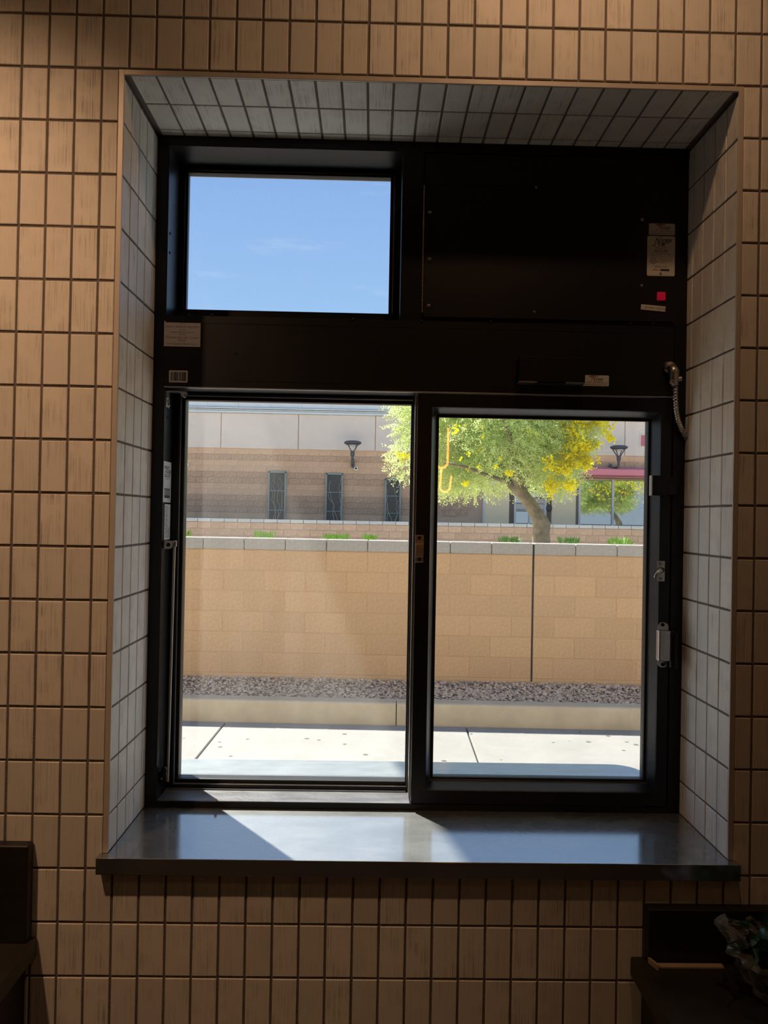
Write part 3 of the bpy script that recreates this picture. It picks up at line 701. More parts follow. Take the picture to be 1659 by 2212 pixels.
# labels on the side of the left jamb (in the plane x = JL, facing right)
def side_label(py0, py1, ya, yb_, name, lines, par, dark=None):
    za = at(360, py0, 0.25).z; zb = at(360, py1, 0.25).z
    o = MB().prism(rrect(-(yb_ - ya) / 2, (yb_ - ya) / 2, -(za - zb) / 2, (za - zb) / 2, 0.002, 3), -0.0004, 0).build(name, mat('label_cool', (0.62, 0.66, 0.66), 0.5), par)
    o.location = (JL + 0.0002, (ya + yb_) / 2, (za + zb) / 2); o.rotation_euler = (0, 0, pi / 2)
    ex = MB()
    for d in dark or []: ex.box(d[0], d[1], -0.0001, 0, d[2], d[3])
    ink(o, lines, M_INKB, 0.0004, extra=ex)
    return o
side_label(997, 1085, 0.2270, 0.2900, 'rating_label',
           [('READY', -0.004, 0.029, 0.010, 'CENTER', 1.3, 0.03), ('ACCESS', 0.006, 0.020, 0.010, 'CENTER', 1.3, 0.03), ('800-621-5045', 0, 0.0105, 0.0068, 'CENTER', 1.1, 0.02),
            ('www.ready-access.com', 0, 0.006, 0.0036, 'CENTER'), ('MODEL', 0.002, -0.0125, 0.0036, 'CENTER'), ('US', 0.012, -0.0415, 0.005, 'CENTER')], w1,
           [(-0.024, -0.006, 0.0165, 0.0175), (-0.006, 0.027, 0.0165, 0.0175), (-0.022, 0.024, -0.017, -0.0145), (-0.022, 0.024, -0.036, -0.030)] + [(-0.021 + 0.003 * i, -0.0195 + 0.003 * i, -0.030, -0.017) for i in range(15)])
zs = np.linspace(0.034, -0.034, 22)
side_label(1089, 1166, 0.2430, 0.2900, 'instruction_label', [], w1, [(-0.018 + 0.003 * (i % 3), -0.004 + 0.002 * ((i * 7) % 4), z - 0.0006, z + 0.0006) for i, z in enumerate(zs)] + [(0.002 * (i % 4), 0.018 - 0.002 * (i % 3), z - 0.0006, z + 0.0006) for i, z in enumerate(zs) if i > 14])
# pebble lying on the track
q = atz(466, 1729, 1.017); ico = bpy.data.meshes.new('pebble')
bm = bmesh.new(); bmesh.ops.create_icosphere(bm, subdivisions=2, radius=0.0036)
for v in bm.verts: v.co *= 1 + random.uniform(-0.14, 0.14)
bm.to_mesh(ico); bm.free(); ico.materials.append(mat('pebble', (0.35, 0.30, 0.25), 0.8))
tag(link('pebble', ico, None, (q.x, q.y, 1.0145 + 0.003)), 'tiny brown pebble lying on the track under the left pane', 'pebble')

# ------------------------------------------------------------------ counters at the bottom corners
def bevel_box(x0, x1, y0, y1, z0, z1, name, m, par, b=0.002): return MB().box(x0, x1, y0, y1, z0, z1).build(name, m, par, bevel=b)
lc = tag(empty('left_counter', (-0.6, -0.35, 0)), 'dark counter end with tall backsplash at the bottom left corner', 'counter')
mi5 = Matrix.Translation(-lc.location)
for o in (bevel_box(-1.6, 0.0555, -0.026, -0.0015, 0.842, 1.0225, 'backsplash', M_SPLASH, None), bevel_box(-1.6, 0.066, -0.66, -0.0015, 0.806, 0.842, 'worktop', M_COUNTER, None),
          bevel_box(-1.6, 0.045, -0.62, -0.0015, 0.0, 0.806, 'cabinet', M_SPLASH, None)):
    o.parent = lc; o.matrix_parent_inverse = mi5
rc = tag(empty('right_counter', (1.9, -0.35, 0)), 'dark counter with low backsplash at the bottom right corner', 'counter')
mi6 = Matrix.Translation(-rc.location)
for o in (bevel_box(1.2185, 2.6, -0.026, -0.0015, 0.815, 0.917, 'backsplash', M_SPLASH, None), bevel_box(1.193, 2.6, -0.66, -0.0015, 0.779, 0.815, 'worktop', M_COUNTER, None),
          bevel_box(1.215, 2.6, -0.62, -0.0015, 0.0, 0.779, 'cabinet', M_SPLASH, None)):
    o.parent = rc; o.matrix_parent_inverse = mi6
# cream T-ended strip on the right counter
ZC = 0.815
a = atz(1413, 2083, ZC + 0.004); b = atz(1560, 2083, ZC + 0.004)
M_CREAM = mat('cream_wood', (0.52, 0.40, 0.26), 0.6, var=0.1, vscale=30)
stp = tag(empty('stirring_stick', (a.x, a.y, ZC)), 'pale cream T-ended stick lying on the right counter by the bag', 'stick')
mi7 = Matrix.Translation(-stp.location)
for o in (MB().box(a.x, b.x, a.y - 0.008, a.y + 0.004, ZC, ZC + 0.005).build('stick_bar', M_CREAM, bevel=0.001),
          MB().obox((a.x - 0.002, a.y - 0.002, ZC + 0.006), (0.0022, 0, 0), (0.0045, -0.0125, 0), (0, 0, 0.006)).build('stick_end', M_CREAM, bevel=0.001)):
    o.parent = stp; o.matrix_parent_inverse = mi7

# clear bag with dark green wrappers
def bag_mat():
    m = bpy.data.materials.new('clear_film'); m.use_nodes = True; nt = m.node_tree; N = nt.nodes; L = nt.links; N.clear()
    out = N.new('ShaderNodeOutputMaterial'); tr = N.new('ShaderNodeBsdfTransparent'); tr.inputs[0].default_value = (0.93, 0.93, 0.94, 1)
    gl = N.new('ShaderNodeBsdfGlossy'); gl.inputs['Roughness'].default_value = 0.12
    df = N.new('ShaderNodeBsdfDiffuse'); df.inputs[0].default_value = (0.7, 0.7, 0.72, 1)
    lw = N.new('ShaderNodeLayerWeight'); lw.inputs[0].default_value = 0.35
    m1 = N.new('ShaderNodeMixShader'); L.new(lw.outputs['Fresnel'], m1.inputs[0]); L.new(tr.outputs[0], m1.inputs[1]); L.new(gl.outputs[0], m1.inputs[2])
    m2 = N.new('ShaderNodeMixShader'); m2.inputs[0].default_value = 0.13; L.new(m1.outputs[0], m2.inputs[1]); L.new(df.outputs[0], m2.inputs[2])
    L.new(m2.outputs[0], out.inputs[0]); return m
bc = atz(1650, 2130, ZC); bcx, bcy = bc.x + 0.03, -0.145
nb, nh = 64, 26; vs_ = []; r_ = random.Random(5)
ph = [r_.uniform(0, 2 * pi) for _ in range(8)]
for i in range(nh + 1):
    t = i / nh
    R = 0.035 + 0.085 * t ** 0.55
    if t > 0.78: R += 0.012 * sin((t - 0.78) / 0.22 * pi)
    for k in range(nb):
        a_ = 2 * pi * k / nb
        cr_ = 0.010 * t * sin(7 * a_ + ph[0] + 5 * t) + 0.006 * sin(13 * a_ + ph[1] - 9 * t) + 0.004 * sin(23 * a_ + ph[2] + 16 * t)
        rim = 0.016 * sin(3 * a_ + ph[3]) + 0.008 * sin(8 * a_ + ph[4])
        vs_.append((bcx + (R + cr_) * cos(a_), bcy + (R * 0.72 + cr_) * sin(a_), ZC + 0.001 + t * (0.115 + rim * t * t) + (0.0 if i else 0)))
fs = [(i * nb + k, i * nb + (k + 1) % nb, (i + 1) * nb + (k + 1) % nb, (i + 1) * nb + k) for i in range(nh) for k in range(nb)]
fs.append(tuple(range(nb - 1, -1, -1)))
bagm = MB().add(vs_, fs).mesh('plastic_bag', None, smooth=False); bagm.materials.append(bag_mat())
bag = tag(link('plastic_bag', bagm), 'clear crumpled plastic bag standing open on the right counter', 'bag')
M_GREEN = mat('green_wrapper', (0.004, 0.085, 0.055), 0.35, var=0.4, vscale=40)
gm = MB()
for n in range(26):
    cx = bcx + r_.uniform(-0.065, 0.06); cy = bcy + r_.uniform(-0.04, 0.045); cz = ZC + r_.uniform(0.03, 0.115)
    ax = Vector((r_.uniform(-1, 1), r_.uniform(-1, 1), r_.uniform(0.2, 1))).normalized(); ux = ax.orthogonal().normalized(); wx = ax.cross(ux)
    base = len(gm.v); q_ = []; f_ = []
    for i in range(6):
        for k in range(7):
            s, t = i / 5 - 0.5, k / 6 - 0.5
            q_.append(Vector((cx, cy, cz)) + ux * s * 0.045 + wx * t * 0.05 + ax * (0.012 * cos(5 * s + n) + 0.010 * sin(7 * t + n * 2)))
    for i in range(5):
        for k in range(6): f_.append((i * 7 + k, i * 7 + k + 1, (i + 1) * 7 + k + 1, (i + 1) * 7 + k))
    gm.add(q_, f_)
tag(gm.build('green_wrappers', M_GREEN, smooth=True), 'dark green crumpled wrappers bunched inside the clear bag', 'wrappers', kind='stuff')

# ------------------------------------------------------------------ room lamps (above and behind the camera)
def downlight(x, y, label, energy, size, blend, aim=(0, 0, -1), col=(1.0, 0.57, 0.31)):
    t = tag(empty('ceiling_downlight', (x, y, RZ1)), label, 'ceiling light')
    k = MB().lathe([(0.075, 0), (0.075, -0.012), (0.060, -0.014), (0.055, -0.004), (0.002, -0.003)], (0, 0, 0), (0, 0, 1), 24).build('trim_ring', mat('lamp_white', (0.7, 0.68, 0.64), 0.5), t)
    k2 = MB().lathe([(0.050, -0.0055), (0.050, -0.0065), (0.002, -0.0065)], (0, 0, 0), (0, 0, 1), 20).build('diffuser', mat('lamp_glow', (1, 0.7, 0.4), 0.5, emis=(1.0, 0.55, 0.22), estr=14.0), t)
    ld = bpy.data.lights.new('lamp', 'SPOT'); ld.energy = energy; ld.spot_size = radians(size); ld.spot_blend = blend; ld.shadow_soft_size = 0.03; ld.color = col
    lo = bpy.data.objects.new('lamp', ld); COL.objects.link(lo); lo.parent = t; lo.location = (0, 0, -0.03)
    lo.rotation_euler = Vector(aim).to_track_quat('-Z', 'Y').to_euler()
    return t
downlight(-0.28, -0.95, 'recessed warm ceiling downlight left of the window', 44, 72, 1.0, (0.1, 0.95, -1.55))
downlight(1.05, -0.50, 'recessed warm ceiling downlight right of the window close to the wall', 8.0, 150, 1.0, (0.0, 0.3, -1))
downlight(-0.75, -1.95, 'added warm ceiling fill light further back in the room', 2.6, 130, 1.0, (0.3, 0.6, -1))  # added fill light, lifts the tiles and window unit from behind

# orange tube light on the back wall: the right pane mirrors it
yv = 2 * 0.2715 + 3.66
def rv(px, py): q = at(px, py, yv); return Vector((q.x, -3.66, q.z))
ns = tag(empty('cactus_tube_light', rv(955, 1040)), 'glowing orange cactus-shaped tube light mirrored in the right pane', 'neon light'); ns.location.y = -3.69
M_NEON = mat('neon_orange', (1, 0.4, 0.1), 0.5, emis=(1.0, 0.36, 0.07), estr=13.0)
def arc(c, r, a0, a1, n=10): return [(c[0] + r * cos(radians(t)), c[1] + r * sin(radians(t))) for t in np.linspace(a0, a1, n)]
for nm, pl in (('tube_arm', [(968.5, 925), (967, 995)] + arc((954, 998), 13, 0, 180) + [(941.5, 950)]), ('tube_stem', [(953.5, 1013), (950.5, 1050)] + arc((961, 1052), 11, 180, 15)[1:] + [(975, 1028)])):
    o = MB().tube([rv(*p) for p in pl], 0.0088, 8).build(nm, M_NEON, ns); o.matrix_parent_inverse = Matrix.Translation(-ns.location)
o = MB().tube([rv(954, 1013), rv(954, 1013) + Vector((0, -0.04, 0))], 0.006, 6).build('standoff', M_STEEL, ns); o.matrix_parent_inverse = Matrix.Translation(-ns.location)

# ------------------------------------------------------------------ outside: ledge, lane, kerb, gravel, block wall
M_LEDGE = mat('ledge_stone', (0.19, 0.215, 0.22), 0.5, metal=0.2, var=0.28, vscale=16, bump=0.08, bscale=90, stretch=(0.6, 2.0, 1), coat=1.0)
M_LEDGE.node_tree.nodes['Principled BSDF'].inputs['Coat IOR'].default_value = 2.6
M_LEDGE.node_tree.nodes['Principled BSDF'].inputs['Coat Roughness'].default_value = 0.15
lp = [(-0.4, 0.42), (1.64, 0.42)]
lp = [(-0.4, 0.4555), (1.385, 0.4555)] + [(1.405 - 0.075 + 0.075 * cos(t), 0.4985 + 0.075 * sin(t)) for t in np.linspace(-0.15, pi / 2, 8)] + [(-0.4, 0.5735)]
tag(MB().box(XL - 0.010, XR + 0.010, 0.346, 0.46, 0.956, 0.995).zprism(lp, 0.955, 0.9955).build('outside_ledge', M_LEDGE, bevel=0.0015),
    'pale grey stone ledge outside under the panes with rounded right corner', 'ledge')
M_CONC = mat('lane_concrete', (0.232, 0.236, 0.238), 0.85, var=0.13, vscale=2.5, bump=0.25, bscale=30)
def spots(m):
    N = m.node_tree.nodes; L = m.node_tree.links; b = N['Principled BSDF']
    src = b.inputs['Base Color'].links[0].from_socket
    tc = N.new('ShaderNodeTexCoord'); vo = N.new('ShaderNodeTexVoronoi'); vo.inputs['Scale'].default_value = 6.5; vo.inputs['Randomness'].default_value = 1.0
    L.new(tc.outputs['Object'], vo.inputs['Vector'])
    lt = N.new('ShaderNodeMath'); lt.operation = 'LESS_THAN'; lt.inputs[1].default_value = 0.13; L.new(vo.outputs['Distance'], lt.inputs[0])
    # only some cells carry a spot
    sp = N.new('ShaderNodeSeparateColor'); L.new(vo.outputs['Color'], sp.inputs[0])
    g2 = N.new('ShaderNodeMath'); g2.operation = 'GREATER_THAN'; g2.inputs[1].default_value = 0.45; L.new(sp.outputs[0], g2.inputs[0])
    mu = N.new('ShaderNodeMath'); mu.operation = 'MULTIPLY'; L.new(lt.outputs[0], mu.inputs[0]); L.new(g2.outputs[0], mu.inputs[1])
    mx = N.new('ShaderNodeMixRGB'); mx.inputs[2].default_value = (0.075, 0.068, 0.06, 1); L.new(mu.outputs[0], mx.inputs[0]); L.new(src, mx.inputs[1])
    L.new(mx.outputs[0], b.inputs['Base Color'])
spots(M_CONC)
YAW = -0.026; EX = Vector((1.0, 4.93, 0.0))
def ext(name, label=None, cat=None, kind=None):
    o = empty(name, EX); o.rotation_euler = (0, 0, YAW); return tag(o, label, cat, kind=kind)
ZL = -0.12
lane = ext('pavement', kind='structure')
xs = [-6.6, -4.55, -2.5 - 0.05, -1.53 + 0.0 - 0.0, 0.515, 2.56, 4.6, 6.6]
xs = [-7.65, -5.6, -3.57, -1.53, 0.515, 2.56, 4.6, 6.65]
for i in range(len(xs) - 1):
    MB().box(xs[i] + 0.006, xs[i + 1] - 0.006, -6.0 if False else -4.35, 0.04, ZL - 0.12, ZL).build('concrete_slab', M_CONC, lane, bevel=0.006)
MB().box(-7.6, 6.6, -4.3, 0.03, ZL - 0.14, ZL - 0.03).build('joint_filler', mat('joint_dark', (0.10, 0.09, 0.085), 0.9), lane)
M_KERB = mat('kerb_concrete', (0.48, 0.42, 0.315), 0.85, var=0.14, vscale=5, bump=0.2, bscale=40)
kerb = ext('kerb', 'tan concrete kerb between the lane and the gravel strip', 'kerb')
kx = [-7.6, -4.6, -1.62 + 0.0, 0.02 - 0.0, 3.05, 6.05]
kx = [-7.6, -6.1, -3.1, -0.08 - 0.0, 2.95, 6.0]
kp = rrect(0.045, 0.20, ZL - 0.1, 0.067, 0.022, 4)
for i in range(len(kx) - 1):
    poly = [(0.05, ZL - 0.1), (0.05, 0.045), (0.056, 0.059), (0.07, 0.067), (0.20, 0.067), (0.20, ZL - 0.1)]
    n = len(poly); x0, x1 = kx[i] + 0.004, kx[i + 1] - 0.004
    MB().add([(x0, y, z) for y, z in poly] + [(x1, y, z) for y, z in poly],
             [tuple(range(n)), tuple(range(2 * n - 1, n - 1, -1))] + [(k, (k + 1) % n, (k + 1) % n + n, k + n) for k in range(n)]).build('kerb_stone', M_KERB, kerb)
# gravel
gb = ext('gravel_bed', 'grey crushed gravel strip between the kerb and the block wall', 'gravel', kind='stuff')
WY = 1.045                               # wall face in local coordinates
MB().box(-7.6, 6.0, 0.202, WY - 0.002, -0.2, 0.020).build('gravel_soil', mat('gravel_soil', (0.26, 0.22, 0.19), 0.95, var=0.3, vscale=30), gb)
stones = [MB() for _ in range(3)]
for n in range(9500):
    x = rng.uniform(-3.6, 3.6); y = rng.uniform(0.205, WY - 0.005); r = rng.uniform(0.009, 0.024)
    z = 0.020 + r * 0.35 + rng.uniform(0, 0.012) + 0.02 * max(0, (y - 0.75) / 0.3)
    rot = Matrix.Rotation(rng.uniform(0, 6.28), 3, 'Z') @ Matrix.Rotation(rng.uniform(-0.7, 0.7), 3, 'X')
    s = (r * rng.uniform(0.8, 1.3), r * rng.uniform(0.6, 0.9), r * rng.uniform(0.45, 0.75))
    o8 = [(1, 0, 0), (0.3, 0.9, 0.1), (-0.8, 0.5, 0), (-0.7, -0.6, 0.1), (0.4, -0.9, 0), (0.2, 0.1, 1), (-0.3, -0.1, 0.9), (0, 0, -0.9)]
    vv = [Vector((x, y, z)) + rot @ Vector((p[0] * s[0], p[1] * s[1], p[2] * s[2])) for p in o8]
    stones[n % 3].add(vv, [(0, 1, 5), (1, 2, 6), (1, 6, 5), (2, 3, 6), (3, 4, 6), (4, 5, 6), (4, 0, 5), (1, 0, 7), (2, 1, 7), (3, 2, 7), (4, 3, 7), (0, 4, 7)])
for s_, c in zip(stones, ((0.54, 0.45, 0.38), (0.39, 0.32, 0.265), (0.64, 0.52, 0.42))):
    k = s_.build('gravel_stones', mat('stone_%d' % (c[0] * 100), c, 0.9, var=0.3, vscale=25), gb); k['kind'] = 'stuff'

# block wall
M_BLOCK = mat('tan_block', (0.62, 0.415, 0.235), 0.92, var=0.13, vscale=45, bump=0.35, bscale=120, objvar=0.05)
M_MORT = mat('tan_mortar', (0.57, 0.38, 0.215), 0.95)
M_CAP = mat('cap_block', (0.44, 0.42, 0.385), 0.9, var=0.14, vscale=40, bump=0.3, bscale=100, objvar=0.04)
bw = ext('block_wall', 'tan concrete block wall with grey cap stones behind the gravel', 'wall')
CT = 1.42; CB = CT - 0.115; BH = 0.2032; BL = 0.4064
BLK = {}
def block_mesh(w, h, d, m, r=0.0035):
    k = (round(w, 3), round(h, 3), round(d, 3), m.name)
    if k not in BLK: BLK[k] = MB().box(-w / 2, w / 2, 0, d, -h / 2, h / 2).mesh('block', m, bevel=r)
    return BLK[k]
MB().box(-7.6, 6.0, WY + 0.0035, WY + 0.19, -0.15, CB).build('mortar_bed', M_MORT, bw)
XJ = at(1146, 1300, 5.95).x - EX.x       # the open vertical control joint
XJ = at(1146, 1300, 5.95 - 0.026 * (2.27 - 1)).x - EX.x
top = CB
row = 0
while top > -0.1:
    z1 = top; z0 = max(top - BH, -0.13); hgt = z1 - z0 - 0.008
    for dirn in (-1, 1):
        x = XJ + dirn * 0.006; first = True
        while abs(x - XJ) < (5.2 if dirn < 0 else 3.2):
            L_ = BL if not (first and row % 2) else BL / 2
            first = False
            xa, xb = sorted((x, x + dirn * L_)); w = xb - xa - 0.008
            o = link('block', block_mesh(w, hgt, 0.19, M_BLOCK), bw, ((xa + xb) / 2, WY + random.uniform(-0.0012, 0.0012), (z0 + z1) / 2))
            x += dirn * L_
    top -= BH; row += 1
MB().box(XJ - 0.0075, XJ + 0.0075, WY - 0.001, WY + 0.02, -0.1, CT - 0.01).build('control_joint', mat('joint_black', (0.03, 0.03, 0.03), 0.9), bw)
for dirn in (-1, 1):
    x = XJ + dirn * 0.006
    while abs(x - XJ) < (5.2 if dirn < 0 else 3.2):
        xa, xb = sorted((x, x + dirn * BL)); w = xb - xa - 0.006
        link('cap_block', block_mesh(w, CT - CB - 0.002, 0.215, M_CAP, 0.006), bw, ((xa + xb) / 2, WY - 0.012 + random.uniform(-0.002, 0.002), (CT + CB) / 2 + random.uniform(-0.001, 0.001)))
        x += dirn * BL

# raised ground behind the wall
tag(MB().box(-8, 8, 6.2, 6.95, -0.3, 1.28).build('planter_ground', mat('planter_soil', (0.36, 0.29, 0.22), 0.95, var=0.2, vscale=6), None), kind='structure')
tag(MB().box(-60, 60, -30, 90, -0.9, -0.3).build('ground', mat('far_ground', (0.34, 0.31, 0.28), 0.95, var=0.1, vscale=2)), kind='structure')

# shrubs on the planter edge
M_LEAF = mat('shrub_leaf', (0.20, 0.42, 0.05), 0.5, var=0.35, vscale=60)
M_LEAF2 = mat('shrub_leaf_dark', (0.10, 0.27, 0.05), 0.45, var=0.4, vscale=60)
def shrub(px, py, w, h, m, label):
    p = at(px, py, 6.5); mbx = MB(); r_ = random.Random(px)
    for n in range(int(90 * w / 0.24)):
        a_ = r_.uniform(0, 2 * pi); rr = r_.uniform(0, 1) ** 0.6 * w / 2
        b = Vector((rr * cos(a_) * 0.8, rr * sin(a_) * 0.5, 0.105 + r_.uniform(0, 0.6) * h))
        d = Vector((cos(a_) * r_.uniform(0.1, 0.9), sin(a_) * r_.uniform(0.1, 0.9), r_.uniform(0.7, 1.5))).normalized()
        l = r_.uniform(0.045, 0.085); u = d.cross(Vector((r_.uniform(-1, 1), r_.uniform(-1, 1), 0.2))).normalized() * 0.0075
        tip = b + d * l; hz_ = h + 0.16
        if tip.z > hz_: b.z -= tip.z - hz_; tip.z = hz_
        mid = b + d * l * 0.5
        mbx.add([b, mid + u, tip, mid - u, mid + u.cross(d) * 0.25], [(0, 1, 4), (1, 2, 4), (2, 3, 4), (3, 0, 4)])
    mbx.add(*(lambda t: (t.v, t.f))(MB().tube([(0, 0, -0.02), (0.01, 0, 0.10)], [0.012, 0.006], 6)))
    o = mbx.build('shrub', m); o.location = (p.x, 6.5, 1.28)
    return tag(o, label, 'shrub', 'low shrubs along the block wall')
shrub(403, 1153, 0.12, 0.065, M_LEAF, 'small bright green shrub cut off by the left edge of the left pane')
shrub(573, 1152, 0.27, 0.085, M_LEAF, 'tallest bright green shrub below the dark mesh panel left of the lamp')
shrub(725, 1160, 0.33, 0.050, M_LEAF, 'long low green shrub on the wall below the second mesh panel')
shrub(797, 1160, 0.17, 0.062, M_LEAF, 'small green shrub below the round camera near the window middle')
shrub(1100, 1163, 0.27, 0.065, M_LEAF2, 'dark green shrub just left of the tree trunk')
shrub(1230, 1167, 0.27, 0.060, M_LEAF2, 'dark glossy shrub just right of the tree trunk')
shrub(1340, 1167, 0.28, 0.070, M_LEAF, 'bright green shrub under the shop windows at far right')

# low far wall
M_FBLOCK = mat('far_block', (0.52, 0.365, 0.26), 0.95, var=0.18, vscale=9, bump=0.5, bscale=14, objvar=0.08)
M_FCAP = mat('far_cap', (0.48, 0.50, 0.50), 0.9, var=0.1, vscale=9, objvar=0.07)
tag(MB().box(-60, 60, 7.2, 90, -0.3, 0.2).build('lot_ground', mat('lot_ground', (0.66, 0.60, 0.50), 0.95, var=0.15, vscale=1)), kind='structure')
fw = tag(empty('planter_wall', (2, 21.8, 0.2)), 'low brown block wall with grey cap in front of the bank building', 'wall')
FT = 1.535
MB().box(-24, 24, 0.008, 0.28, 0.0, FT - 0.115 - 0.2).build('mortar_bed', mat('far_mortar', (0.44, 0.32, 0.23), 0.95), fw)
MB().box(-24, -22.5 * 0.4064 - 2.0, -0.012, 0.288, FT - 0.109 - 0.2, FT - 0.004 - 0.2).box(25.5 * 0.4064 - 2.0, 24, -0.012, 0.288, FT - 0.109 - 0.2, FT - 0.004 - 0.2).build('cap_beyond', M_FCAP, fw)
for i in range(-22, 26):
    x = i * 0.4064 - 2
    link('cap_block', block_mesh(0.394, 0.105, 0.30, M_FCAP, 0.008), fw, (x, -0.012, FT - 0.0565 - 0.2))
    for r2 in range(4):
        link('block', block_mesh(0.396, 0.193, 0.25, M_FBLOCK, 0.01), fw, (x + 0.2032 * (r2 % 2), random.uniform(-0.012, 0.006), FT - 0.115 - 0.1016 - 0.2032 * r2 - 0.2))

# ------------------------------------------------------------------ bank building across the way
BY = 25.0; BG = 0.2
M_SMOOTH = mat('smooth_block', (0.60, 0.40, 0.265), 0.92, var=0.12, vscale=10, bump=0.15, bscale=30, objvar=0.03)
M_SPLIT = mat('split_block', (0.50, 0.335, 0.225), 0.95, var=0.3, vscale=16, bump=1.0, bscale=16, objvar=0.05)
M_STUC = mat('stucco', (0.63, 0.56, 0.51), 0.9, var=0.05, vscale=3, bump=0.1, bscale=60)
M_FASC = mat('metal_fascia', (0.58, 0.63, 0.66), 0.45, metal=0.2, var=0.05, vscale=3)
M_TANP = mat('tan_plaster', (0.84, 0.70, 0.45), 0.9, var=0.05, vscale=3)
M_DARKB = mat('dark_brown', (0.17, 0.125, 0.10), 0.8)
M_WHITEF = mat('white_frame', (0.60, 0.60, 0.58), 0.5)
M_MIRR = mat('mirror_glass', (0.42, 0.45, 0.45), 0.02, metal=1.0)
bd = tag(empty('bank_building', (2, BY, BG)), 'long bank building of brown split-face block under grey stucco', 'building')
TB = 3.975; TS = 5.205
mib = Matrix.Translation((-2, -BY, -BG))
def bdp(o): o.parent = bd; o.matrix_parent_inverse = mib; return o
bdp(MB().box(-24, 24, BY - 0.006, BY + 9, BG, TS + 0.9).build('shell', mat('bld_mortar', (0.56, 0.385, 0.26), 0.95)))
SPLIT_ROWS = {1, 4, 5, 8, 9, 10}
extra_s = {0: MB(), 1: MB()}
for r_i in range(12):
    zt = TB - 0.2032 * r_i; rowsplit = r_i in SPLIT_ROWS
    for c in range(-59, 59):
        x0 = 0.4064 * c + (0.2032 if r_i % 2 else 0); xc = x0 + 0.2032
        if 4.45 < xc + 0.2 < 8.0 and r_i > 4: continue
        if xc > 4.4: 
            if 7.7 < xc and r_i > 1: continue
        if -6.6 < xc < 2.35 and zt - 0.2 > 1.5:
            o = link('block', block_mesh(0.402, 0.199, 0.06 if rowsplit else 0.05, M_SPLIT if rowsplit else M_SMOOTH, 0.004), None,
                     (xc, BY - (random.uniform(0.018, 0.034) if rowsplit else 0.012), zt - 0.1016)); bdp(o)
        else:
            d = random.uniform(0.015, 0.04) if rowsplit else 0.010
            extra_s[1 if rowsplit else 0].box(xc - 0.199, xc + 0.199, BY - d, BY + 0.03, zt - 0.199, zt - 0.004)
k = bdp(extra_s[0].build('smooth_blocks_beyond', M_SMOOTH)); k['kind'] = 'stuff'
k = bdp(extra_s[1].build('split_blocks_beyond', M_SPLIT)); k['kind'] = 'stuff'
xj = [-24, -20, -16, -12, -8.6, at(478, 930, BY).x - 0.0, at(645, 930, BY).x, at(811, 930, BY).x, 3.3, 6.1, at(1349, 940, BY).x, 12, 16, 20, 24]
for i in range(len(xj) - 1):
    bdp(MB().box(xj[i] + 0.012, xj[i + 1] - 0.012, BY - 0.05, BY + 0.03, TB + 0.005, TS).build('stucco_panel', M_STUC, bevel=0.008))
fx = [at(px, 880, BY).x for px in (445 - 70, 445, 515, 583)]
st = 1.10
x = at(445, 880, BY).x - st * 16
while x < 23:
    bdp(MB().box(x + 0.01, x + st - 0.01, BY - 0.06, BY + 0.03, TS + 0.205, TS + 0.9).build('fascia_panel', M_FASC, bevel=0.008))
    bdp(MB().box(x - 0.02, x + 0.04, BY - 0.085, BY + 0.0, TS + 0.19, TS + 0.9).build('seam_rib', M_FASC))
    x += st
for z, hh, dd in ((TS + 0.005, 0.075, 0.12), (TS + 0.09, 0.045, 0.09), (TS + 0.15, 0.045, 0.15)):
    bdp(MB().box(-24, 24, BY - dd, BY, z, z + hh).build('fascia_rail', M_FASC, bevel=0.01))
# entrance bay: pilasters, recess, white window
def bpx(px0, py0, px1, py1, y, d, name, m, bev=0.01):
    a = at(px0, py0, y); b = at(px1, py1, y); return bdp(MB().box(a.x, b.x, y, y + d, b.z, a.z).build(name, m, bevel=bev))
bpx(1046, 1038, 1099, 1150, BY - 0.12, 0.3, 'pilaster', M_TANP); bpx(1193, 1040, 1245, 1150, BY - 0.12, 0.3, 'pilaster', M_TANP)
bpx(1044, 1040, 1047, 1150, BY - 0.14, 0.3, 'corner_strip', M_WHITEF)
bpx(1099, 1040, 1193, 1150, BY - 0.02, 0.05, 'recess_panel', M_DARKB)
bpx(1245, 1036, 1249, 1150, BY - 0.13, 0.15, 'jamb_strip', M_DARKB)
bpx(1030, 1022, 1250, 1040, BY - 0.16, 0.2, 'lintel', M_SMOOTH)

# white framed service window
sw = tag(empty('service_window', at(1145, 1133, BY - 0.05)), 'white framed service window with a small box at its top, behind the tree trunk', 'window')
mis = Matrix.Translation(-sw.location)
def swp(o): o.parent = sw; o.matrix_parent_inverse = mis; return o
def sw_box(px0, py0, px1, py1, d0, d1, name, m):
    a = at(px0, py0, BY - 0.03); b = at(px1, py1, BY - 0.03); return swp(MB().box(a.x, b.x, BY - d1, BY - d0, b.z, a.z).build(name, m, bevel=0.006))
sw_box(1110.5, 1063, 1113.5, 1150, 0.02, 0.09, 'frame_post', M_WHITEF); sw_box(1176, 1063, 1179, 1150, 0.02, 0.09, 'frame_post', M_WHITEF)
sw_box(1141, 1100, 1144, 1150, 0.02, 0.09, 'frame_post', M_WHITEF); sw_box(1110.5, 1062, 1179, 1065, 0.02, 0.09, 'frame_rail', M_WHITEF)
sw_box(1113, 1085, 1177, 1088, 0.02, 0.09, 'frame_rail', M_WHITEF); sw_box(1113, 1101, 1177, 1104, 0.02, 0.09, 'frame_rail', M_WHITEF)
sw_box(1113, 1065, 1141, 1086, 0.02, 0.05, 'upper_pane', M_MIRR); sw_box(1113, 1104, 1176, 1150, 0.02, 0.05, 'lower_pane', M_MIRR)
sw_box(1113, 1088, 1176, 1101, 0.02, 0.06, 'white_board', mat('pale_board', (0.55, 0.53, 0.50), 0.7))
